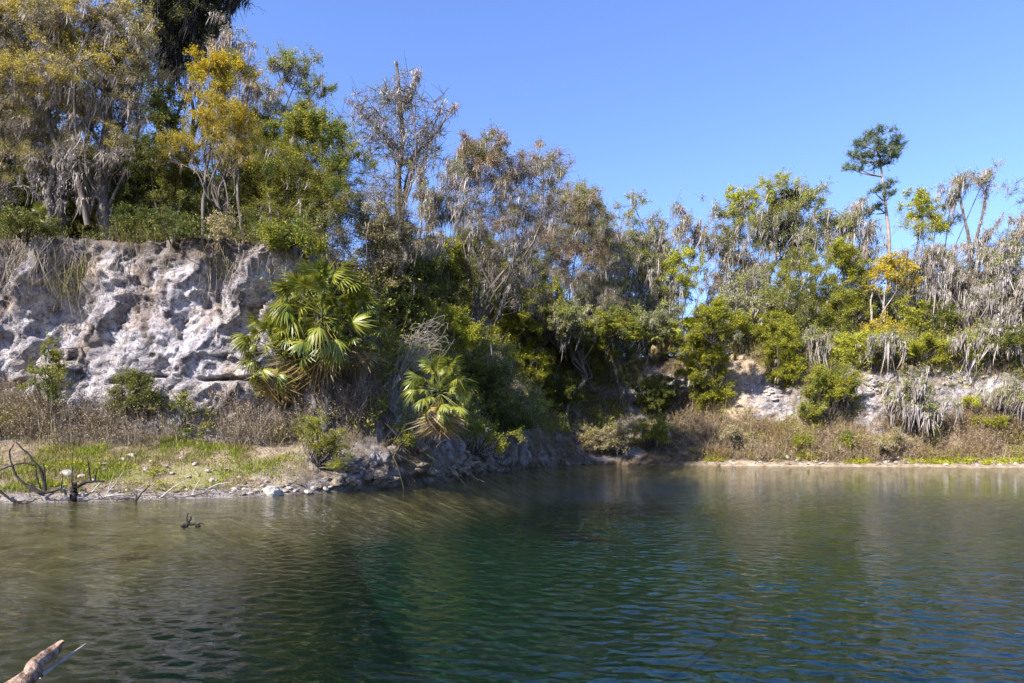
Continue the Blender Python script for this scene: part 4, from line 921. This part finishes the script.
# headland slope
HS = [('dry grey bush at the innermost waterline corner of the cove', 610, 456, 'dry', [(600, 440, 24, 14), (622, 436, 20, 14)]),
      ('dim olive bush beside the innermost waterline corner of the cove', 648, 452, 'farolive', [(652, 432, 22, 16)]),
      ('leafless grey bush hanging on the steep headland behind the small palm', 490, 400, 'dry', [(492, 372, 20, 18), (512, 392, 18, 14)]),
      ('mid green bush on the steep headland above its dark rock foot', 525, 420, 'fargreen', [(522, 398, 20, 14), (540, 408, 16, 12)]),
      ('moss hung bush on the steep headland under the bright leafy shrub', 545, 385, 'farmossy', [(545, 358, 20, 14)]),
('moss hung bush on the bank top left of the edge oak', 985, 372, 'farmossy', [(975, 340, 26, 16), (1000, 352, 22, 14)]),
      ('small moss hung bush between the palmetto and the moss skirt', 895, 372, 'farmossy', [(885, 345, 20, 14)]),
      ('dark evergreen bush in the gap under the edge oak', 1005, 372, 'fardark', [(1008, 345, 22, 16)]),
      ('grey moss hung bush above the dense round shrub', 812, 365, 'farmossy', [(815, 342, 22, 16)]),
('leafy olive shrub filling the hollow under the cove canopy', 580, 372, 'farolive', [(560, 350, 30, 20), (592, 352, 26, 18), (575, 335, 24, 16)]),
      ('yellowing shrub on the slope above the shaded waterline of the headland', 535, 400, 'farbright', [(530, 368, 26, 20), (515, 392, 24, 16)]),
      ('olive shrub hanging low over the shaded headland ledge', 475, 455, 'farolive', [(472, 432, 24, 14), (498, 442, 22, 10)]),
      ('grey leaved bush between the headland palm and the dark slope', 500, 385, 'fargreen', [(498, 362, 22, 18)]),
      ('thorny grey bush in the brush below the orange earth chute', 745, 448, 'dry', [(742, 436, 20, 12)]),
      ('russet dead bush among the tan brush at the far waterline', 880, 455, 'dry', [(882, 442, 26, 10)]),
('dark leafy shrub on the cliff rim under the yellow topped oak', 25, 243, 'evergreen', [(18, 222, 24, 16), (40, 228, 16, 12)]),
      ('dark rim shrub at the foot of the pale oak trunk', 135, 243, 'evergreen', [(135, 224, 22, 16)]),
      ('dark rim shrub in front of the slim dark cedar', 172, 246, 'evergreen', [(172, 228, 22, 18)]),
      ('brown twiggy rim bush under the golden oak', 225, 248, 'dry', [(222, 232, 26, 14)]),
      ('green rim shrub drooping over the cliff edge under the large cedar', 285, 250, 'cedar', [(282, 232, 30, 18), (305, 245, 20, 12)]),
      ('bright green shrub standing in front of the mossy oak by the bare tree', 438, 320, 'farbright', [(440, 262, 24, 24), (425, 290, 22, 22)]),
      ('bright leafy shrub in the middle of the headland catching the sun', 545, 345, 'farbright', [(535, 300, 28, 22), (525, 272, 22, 18)]),
      ('dusty green shrub at the lip of the cove under the moss veiled oak', 640, 350, 'fargreen', [(640, 325, 26, 16), (665, 320, 20, 16)]),
      ('yellow green shrub on the bank top below the sky gap', 712, 345, 'farbright', [(712, 318, 24, 18), (735, 328, 18, 14)]),
      ('low lime shrub crowning the white rock chute', 862, 362, 'farlime', [(850, 345, 20, 14), (882, 342, 16, 12)]),
      ('yellow green shrub on the bank top left of the moss skirt', 918, 368, 'farbright', [(925, 350, 22, 14)]),
      ('lime bush perched over the pale outcrop at far right', 985, 368, 'farlime', [(985, 350, 22, 12)]),
('big leafy bright green shrub high on the headland under the russet oak', 480, 318, 'farbright', [(478, 262, 34, 28), (505, 292, 30, 30), (455, 290, 26, 26)]),
      ('bright green shrub hanging over the shaded middle of the headland', 520, 352, 'farbright', [(512, 325, 30, 26), (488, 345, 26, 22)]),
      ('yellowish green shrub at the headland shoulder right of the bare shrub', 455, 358, 'farlime', [(452, 322, 22, 20), (470, 338, 22, 16)]),
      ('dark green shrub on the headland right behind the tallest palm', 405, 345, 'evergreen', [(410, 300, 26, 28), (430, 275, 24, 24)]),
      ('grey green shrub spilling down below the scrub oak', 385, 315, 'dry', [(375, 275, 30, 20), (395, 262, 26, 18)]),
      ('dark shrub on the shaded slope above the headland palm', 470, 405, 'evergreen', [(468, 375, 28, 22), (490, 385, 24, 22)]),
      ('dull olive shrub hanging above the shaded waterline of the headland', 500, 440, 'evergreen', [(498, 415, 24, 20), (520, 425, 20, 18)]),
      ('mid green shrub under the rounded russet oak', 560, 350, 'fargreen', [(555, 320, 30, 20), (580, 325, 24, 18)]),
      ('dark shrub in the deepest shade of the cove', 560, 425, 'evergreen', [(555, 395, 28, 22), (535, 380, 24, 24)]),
      ('olive shrub at the back of the cove beneath the tufted oak', 612, 345, 'farolive', [(610, 325, 24, 16), (632, 330, 20, 14)]),
      ('shaded shrub beside the grey rock patch of the cove', 650, 415, 'evergreen', [(655, 395, 24, 18)]),
      # far bank
      ('yellow green shrub spilling down left of the orange earth chute', 712, 405, 'farbright', [(706, 362, 26, 24), (700, 340, 22, 16), (714, 392, 18, 16)]),
      ('tall yellow green shrub just right of the orange earth chute', 778, 388, 'farbright', [(782, 345, 20, 24), (776, 328, 16, 16), (790, 364, 16, 14), (780, 378, 14, 10)]),
      ('dense round green shrub on the far bank with shade beneath', 828, 428, 'farolive', [(828, 384, 26, 24), (845, 390, 16, 18), (815, 410, 14, 16)]),
      ('bright lime bush beside the palmettos on the bank top', 872, 368, 'farlime', [(872, 352, 16, 10)]),
      ('silver moss hung dead shrub above the brush of the far bank', 915, 438, 'farmossy', [(912, 385, 22, 18), (925, 405, 26, 16), (898, 398, 16, 16)]),
      ('dark green bush in the shade of the silver dead shrub', 930, 440, 'fardark', [(930, 428, 14, 10)]),
      ('yellow leaved bush in the brush right of the silver dead shrub', 968, 415, 'farlime', [(968, 402, 12, 10)]),
      ('drooping grey bush under the edge oak at far right', 1010, 425, 'farmossy', [(1008, 395, 24, 18)]),
      ('green bush at far right in the tan brush', 990, 435, 'farbright', [(990, 422, 14, 9)]),
      ('low green bush in tan brush below the white rock chute', 800, 452, 'farolive', [(800, 440, 16, 9)]),
      ('small olive bush in tan brush below the dense round shrub', 845, 455, 'farolive', [(846, 442, 14, 9)])]
for lab, a, b, k, lb in HS:
    yv = hit(a, b)[0]; ov = dict(ms=PRE[k]['ms'] * (.3 if k != 'farmossy' else .55))
    if yv is not None and yv[1] < 40: ov.update(cr=.42, ls=.09)
    else: ov.update(cr=min(PRE[k]['cr'], .5), ls=.12)
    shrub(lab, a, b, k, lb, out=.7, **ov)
# ------------------------------------------------------------------ palms
def frond_mesh(name, mat, pet, rad, nseg, spread, droop, fold, wid):
    mb = MB()
    K = 6; x = np.linspace(0, pet, K); pts = np.stack([x, 0 * x, -.10 * (x / pet) ** 2 * pet], -1)
    tubes(mb, pts[None], np.linspace(.018, .010, K)[None], 4)
    e = pts[-1]; th = np.linspace(-spread, spread, nseg) + rng.normal(size=nseg) * .03
    for t in th:
        L = rad * (1.12 - .32 * abs(t) / spread) * rng.uniform(.88, 1.08); o = e + np.array([.16 * rad * max(math.cos(t), 0), 0, 0])
        f = np.array([0, .3, .55, .8, 1.0]); d = np.array([math.cos(t), math.sin(t), 0]); s = np.array([-math.sin(t), math.cos(t), 0])
        dr = rng.uniform(.5, 1.8); dz = -droop * (f ** 2.3) * dr * L - fold * abs(math.sin(t)) * f * L * .5 - .10 * f * L
        c = o + d * (f * L * (1 - .12 * droop * f))[:, None]; c[:, 2] += dz
        w = wid * np.array([.25, .9, 1., .6, .06]) * rad / nseg * 2 * spread * .5
        up = np.array([0, 0, 1.]) * .35
        v = np.stack([c - s * w[:, None], c + up * w[:, None] * .6, c + s * w[:, None]], 1)      # folded leaflet
        idx = np.arange(15).reshape(5, 3)
        q = np.concatenate([np.stack([idx[:-1, a], idx[:-1, a + 1], idx[1:, a + 1], idx[1:, a]], -1) for a in (0, 1)])
        mb.add(v, q)
    me = mb.mesh(name); me.materials.append(M[mat]); return me
FR = [frond_mesh('frond', 'palm', 1.2, .45, 26, 2.35, d, f, .66) for d, f in ((.35, .3), (.6, .5), (.8, .4), (.25, .25))]
FD = [frond_mesh('dead_frond', 'palm_dead', .95, .85, 20, 1.5, d, f, .55) for d, f in ((.9, .9), (1.1, 1.2))]
FP = [frond_mesh('frond', 'palmetto', .5, .62, 16, 1.7, d, .2, 1.1) for d in (.2, .35)]
def palm(name, label, crown, base, R, ngreen, ndead, cat='palm tree', lo=-62, fr=None, trunk=True, group=None):
    root = thing(name, label, cat, base, group); c = np.array(crown)
    if trunk:
        mb = MB(); K = 26; tp = catmull([base, base * .6 + c * .4 + np.array([.12, 0, 0]), c - np.array([0, 0, .1])], K)
        r = .19 * (1 + .15 * (np.arange(K) % 2)) * np.linspace(.95, 1.25, K); tubes(mb, tp[None], r[None], 10)
        for k in range(70):    # old leaf boots
            i = rng.integers(6, K); a = rng.uniform(0, 6.28); o = tp[i] + np.array([math.cos(a), math.sin(a), 0]) * .17
            mb2 = np.stack([o, o + np.array([math.cos(a) * .12, math.sin(a) * .12, .16]), o + np.array([math.cos(a) * .2, math.sin(a) * .2, .34])]); tubes(mb, mb2[None], np.array([[.045, .035, .02]]), 4)
        mb.build('trunk', M['bark'], root, smooth=True)
    from mathutils import Matrix, Euler
    ga = 2.399
    for k in range(ngreen + ndead):
        dead = k >= ngreen
        if not dead:
            u = (k + .5) / ngreen; el = 84 - (84 - lo) * u ** .95 + rng.normal() * 12
        else: el = rng.uniform(-78, -45)
        az = k * ga + rng.normal() * .2
        s = R / 1.75 * rng.uniform(.72, 1.15) * (1.0 if not dead else .85)
        mesh_ = (FD if dead else (fr or FR))[k % (2 if dead else len(fr or FR))]
        o = bpy.data.objects.new('dead_frond' if dead else 'frond', mesh_); COL.objects.link(o); o.parent = root
        o.location = Vector(c - np.array(base)) + Vector((0, 0, -.15 if dead else .12 * math.sin(math.radians(el))))
        o.rotation_euler = Euler((rng.normal() * .6, -math.radians(el), az), 'XYZ'); o.scale = (s, s, s)
    return root
b1, _ = hit(325, 430); b2, _ = hit(282, 425); b3, _ = hit(440, 428); b4, _ = hit(360, 420)
palm('cabbage_palm', 'tallest and fullest palm, a dome of fan fronds before the cliff corner', P(322, 316, b1[1] - .5), b1, 2.1, 100, 22)
palm('cabbage_palm', 'lower palm leaning out left of the tallest one, yellowed fronds at its foot', P(277, 352, b2[1] - .6), b2, 1.6, 80, 26)
palm('cabbage_palm', 'half hidden palm head crowding the right side of the tallest palm', P(357, 326, b4[1] - .4), b4, 1.5, 64, 16)
palm('cabbage_palm', 'small palm on the shaded headland with a skirt of brown dead fronds', P(440, 392, 24.6), b3, 1.35, 64, 44)
palm('cabbage_palm', 'shaggy low palm head tucked under the left side of the tallest palm', P(300, 338, b2[1] - .9), b2 + np.array([.5, 0, 0]), 1.35, 56, 30)
for a, b, lab in ((668, 338, 'left palmetto clump of the bright pair at the top of the cove'), (692, 336, 'right palmetto clump of the bright pair at the top of the cove'), (905, 365, 'bright palmetto under the conical green tree on the far bank'), (865, 372, 'palmetto behind the dense round shrub of the far bank'),
                  (655, 345, 'low palmetto at the lip of the grey rock patch')):
    h_, _ = hit(a, b); h_ = P(a, b, 58) if h_ is None else h_
    palm('palmetto', lab, h_ + np.array([0, -.3, .7]), h_, 1.5, 18, 3, 'palmetto', -5, FP, False)
for a, lab in ((16, 'dark palmetto under the yellow topped oak at far left of the rim'), (42, 'palmetto just left of the twisted grey trunks'), (148, 'palmetto at the rim between the pale trunk and the golden oak')):
    x = (a - CXP) / FPX * 28.4; z = drop(x, 28.4); h_ = np.array([x, 28.4, z]); palm('palmetto', lab, h_ + np.array([0, -.1, .4]), h_, .95, 14, 2, 'palmetto', 0, FR, False)
# ------------------------------------------------------------------ rocks
import bmesh
def rock_mesh(seed, flat, mat='stone'):
    bm = bmesh.new(); bmesh.ops.create_icosphere(bm, subdivisions=3, radius=1)
    co = np.array([v.co[:] for v in bm.verts]); f = 1 + .5 * fbm(co * .9 + seed * 7.7, 3); co = co * f[:, None]
    co = np.round(co * 2.4) / 2.4 * .35 + co * .65; co = co + rng.normal(size=co.shape) * .015; co[:, 2] *= flat
    for v, c in zip(bm.verts, co): v.co = c
    me = bpy.data.meshes.new('rock'); bm.to_mesh(me); bm.free(); me.materials.append(M[mat]); return me
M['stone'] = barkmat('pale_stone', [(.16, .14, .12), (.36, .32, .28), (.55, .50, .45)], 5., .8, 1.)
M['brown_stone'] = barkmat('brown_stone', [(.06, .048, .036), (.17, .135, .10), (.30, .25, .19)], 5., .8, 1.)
RK = [rock_mesh(k, f) for k, f in enumerate((.6, .75, .5, .65, .45))]
RB = [rock_mesh(k + 9, f, 'brown_stone') for k, f in enumerate((.6, .75, .5, .65, .45))]
def rock(px, py, s, label, group, k, sink=.25, set_=None):
    h_, _ = hit(px, py)
    if h_ is None: return
    o = bpy.data.objects.new('rock', (set_ or RK)[k % 5]); COL.objects.link(o); o.location = h_ + np.array([0, 0, s * sink]); o.scale = (s, s * rng.uniform(.7, 1.1), s * rng.uniform(.7, 1.1))
    o.rotation_euler = (rng.normal() * .2, rng.normal() * .2, rng.uniform(0, 6.28)); tag(o, label, 'rock', group)
for k, (a, b, s) in enumerate([(131, 457, .16), (124, 460, .10), (106, 466, .13), (68, 475, .17), (81, 477, .12), (118, 464, .08), (137, 460, .09), (152, 463, .10), (104, 470, .08), (166, 468, .09), (182, 459, .10), (195, 465, .12), (208, 472, .10), (172, 474, .08), (226, 470, .09), (240, 478, .10), (212, 481, .09), (188, 478, .08), (146, 470, .07), (94, 481, .09), (60, 483, .07)]):
    rock(a, b, s, 'pale limestone rock lying loose on the grassy bank below the white cliff', 'loose rocks on the grassy bank', k)
for k in range(26):
    a = 232 + k * 4.1 + rng.normal() * 3; rock(a, 496 - (a - 232) * .05 - abs(rng.normal()) * 5, rng.uniform(.05, .14), 'broken pale ledge stone along the waterline of the bank corner', 'ledge stones at the bank corner', k, .05, RB if k % 2 else RK)
rock(273, 494, .26, 'dark hollowed boulder at the waterline in front of the bank corner', None, 1)
for k in range(70):
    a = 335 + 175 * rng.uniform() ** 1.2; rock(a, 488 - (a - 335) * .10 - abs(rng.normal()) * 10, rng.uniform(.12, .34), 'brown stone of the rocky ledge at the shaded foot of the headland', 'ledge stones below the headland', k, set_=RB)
for k in range(110):
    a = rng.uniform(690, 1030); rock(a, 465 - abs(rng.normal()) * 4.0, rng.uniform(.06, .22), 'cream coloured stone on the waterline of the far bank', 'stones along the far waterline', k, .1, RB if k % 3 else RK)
for k, (cx, cy, rx, ry, n) in enumerate([(775, 395, 18, 20, 22), (872, 383, 12, 22, 22), (965, 378, 24, 16, 22), (635, 372, 40, 18, 26), (800, 378, 14, 12, 10), (690, 376, 14, 12, 8)]):
    for j in range(n):
        rock(cx + rng.normal() * rx * .5, cy + rng.normal() * ry * .5, rng.uniform(.10, .34), 'broken grey white stone in an outcrop of the far slope', 'stones of the far outcrops', j, .05)
# ------------------------------------------------------------------ dead wood
Yl = 19.1
poly_thing('fallen_branch', 'black arched driftwood branch standing at the left waterline', 'driftwood', 'drift',
    [(Yl, .05, .018, [(46, 492), (42, 472), (32, 459), (16, 442)]), (Yl, .045, .012, [(44, 495), (26, 485), (14, 471), (10, 453), (14, 444)]), (Yl, .03, .012, [(34, 465), (21, 463), (0, 470), (-10, 473)]),
     (Yl, .03, .012, [(41, 489), (37, 478), (35, 465)]), (Yl, .03, .014, [(46, 490), (45, 476), (43, 463)]), (Yl, .05, .03, [(30, 486), (44, 493), (62, 489), (66, 495)]), (Yl - .1, .02, .008, [(28, 482), (36, 488), (46, 496)])])
poly_thing('fallen_branch', 'low dark driftwood branch lying half in the water at far left', 'driftwood', 'drift',
    [(Yl - .25, .045, .015, [(-8, 485), (6, 496), (14, 501), (34, 501)]), (Yl - .3, .03, .01, [(14, 500), (25, 503), (40, 498)]), (Yl - .3, .025, .008, [(0, 496), (-4, 502)])])
poly_thing('stump', 'short black broken stump with upright spikes at the left waterline', 'stump', 'drift',
    [(Yl + .2, .10, .07, [(72, 503), (74, 494), (73, 487), (77, 484)]), (Yl + .2, .05, .03, [(75, 487), (88, 482), (104, 481)]), (Yl + .2, .018, .006, [(72, 486), (72, 470), (73, 452)]), (Yl + .2, .03, .01, [(91, 483), (89, 470), (88, 457)]), (Yl + .2, .03, .012, [(95, 482), (96, 471)]),
     (Yl + .2, .02, .008, [(61, 489), (63, 474)]), (Yl + .1, .02, .007, [(83, 496), (95, 492), (104, 499)])])
poly_thing('fallen_branch', 'pale forked driftwood twig beside the black stump', 'driftwood', 'twig_pale',
    [(Yl + .2, .022, .008, [(92, 492), (100, 483), (105, 479)]), (Yl + .2, .02, .006, [(106, 497), (110, 485), (114, 473)]), (Yl + .2, .022, .010, [(106, 496), (116, 495), (126, 494)]), (Yl + .3, .014, .006, [(110, 490), (118, 480), (124, 470)]), (Yl + .3, .014, .005, [(98, 495), (104, 488), (116, 481)])])
poly_thing('fallen_branch', 'single dark slanting stick at the muddy edge right of the stump', 'driftwood', 'drift', [(Yl + .3, .03, .01, [(135, 502), (142, 493), (150, 485)]), (Yl + .3, .018, .008, [(135, 502), (137, 494), (136, 491)])])
for a, b, c, d, lab in ((160, 498, 190, 478, 'thin pale stick leaning on the mud below the brush'), (192, 496, 200, 480, 'short upright pale stick on the pale mud'), (240, 462, 262, 478, 'long grey stick lying down the bare slope near the palms'), (205, 490, 232, 482, 'flat pale stick lying along the mud edge')):
    h0, _ = hit(a, b); 
    if h0 is not None: poly_thing('stick', lab, 'stick', 'twig_pale', [(h0[1], .022, .008, [(a, b), ((a + c) / 2, (b + d) / 2 - 2), (c, d)])])
poly_thing('water_snag', 'small dark snag poking out of open water in front of the mud', 'snag', 'drift',
    [(13.4, .03, .012, [(184, 529), (189, 523), (191, 516)]), (13.4, .035, .02, [(182, 526), (190, 524), (200, 526)]), (13.4, .018, .006, [(189, 525), (187, 519), (188, 513)]), (13.4, .018, .01, [(196, 527), (200, 523), (204, 525)])])
for k in range(46):
    a = 60 + 230 * rng.uniform(); rock(a, 497 - (a - 60) * .01 - abs(rng.normal()) * 8, rng.uniform(.03, .10), 'small pale stone on the mud strip below the grassy bank', 'small stones on the mud strip', k, .15, RK if k % 3 else RB)
# the foreground log, its end knob and the thin branch on it
def log():
    root = thing('fallen_log', 'weathered pinkish brown log poking into the bottom left corner', 'log', (-3.1, 3.6, -.05))
    mb = MB(); K = 40; W = catmull([(-3.45, 3.45, -.12), P(12, 690, 4.05), P(36, 664, 4.3), P(55, 650, 4.5), P(58, 643, 4.55)], K)
    r = np.interp(np.linspace(0, 1, K), [0, .4, .75, .86, .95, 1], [.058, .048, .036, .029, .021, .007])
    sides = 26; W2 = W.copy()
    tubes(mb, W2[None], r[None], sides)
    v = mb.v[0]; cen = np.repeat(W, sides, 0); d = v - cen
    n_ = fbm(v * np.array([30, 30, 30]) + 3, 3); ax = np.repeat(np.arange(K), sides); an = np.tile(np.arange(sides), K)
    gr = fbm(np.stack([an * .9, ax * .10, 0 * an], -1) + 5, 3)
    mb.v[0] = cen + d * (1 + .22 * gr + .12 * n_)[:, None]
    k = P(58, 643, 4.55); tubes(mb, catmull([P(56, 650, 4.5), P(59, 644, 4.52), P(64, 641, 4.5)], 8)[None], np.array([[.03, .026, .022, .02, .018, .017, .014, .002]]), 9)
    mb.build('trunk', M['log'], root, smooth=True)
    m2 = MB(); Wb = catmull([P(40, 676, 4.3), P(56, 665, 4.45), P(72, 654, 4.6), P(86, 644, 4.75)], 18)
    tubes(m2, Wb[None], np.linspace(.017, .006, 18)[None] * (1 + .1 * rng.normal(size=(1, 18))), 8); m2.build('side_branch', M['bark_pale'], root, smooth=True)
log()
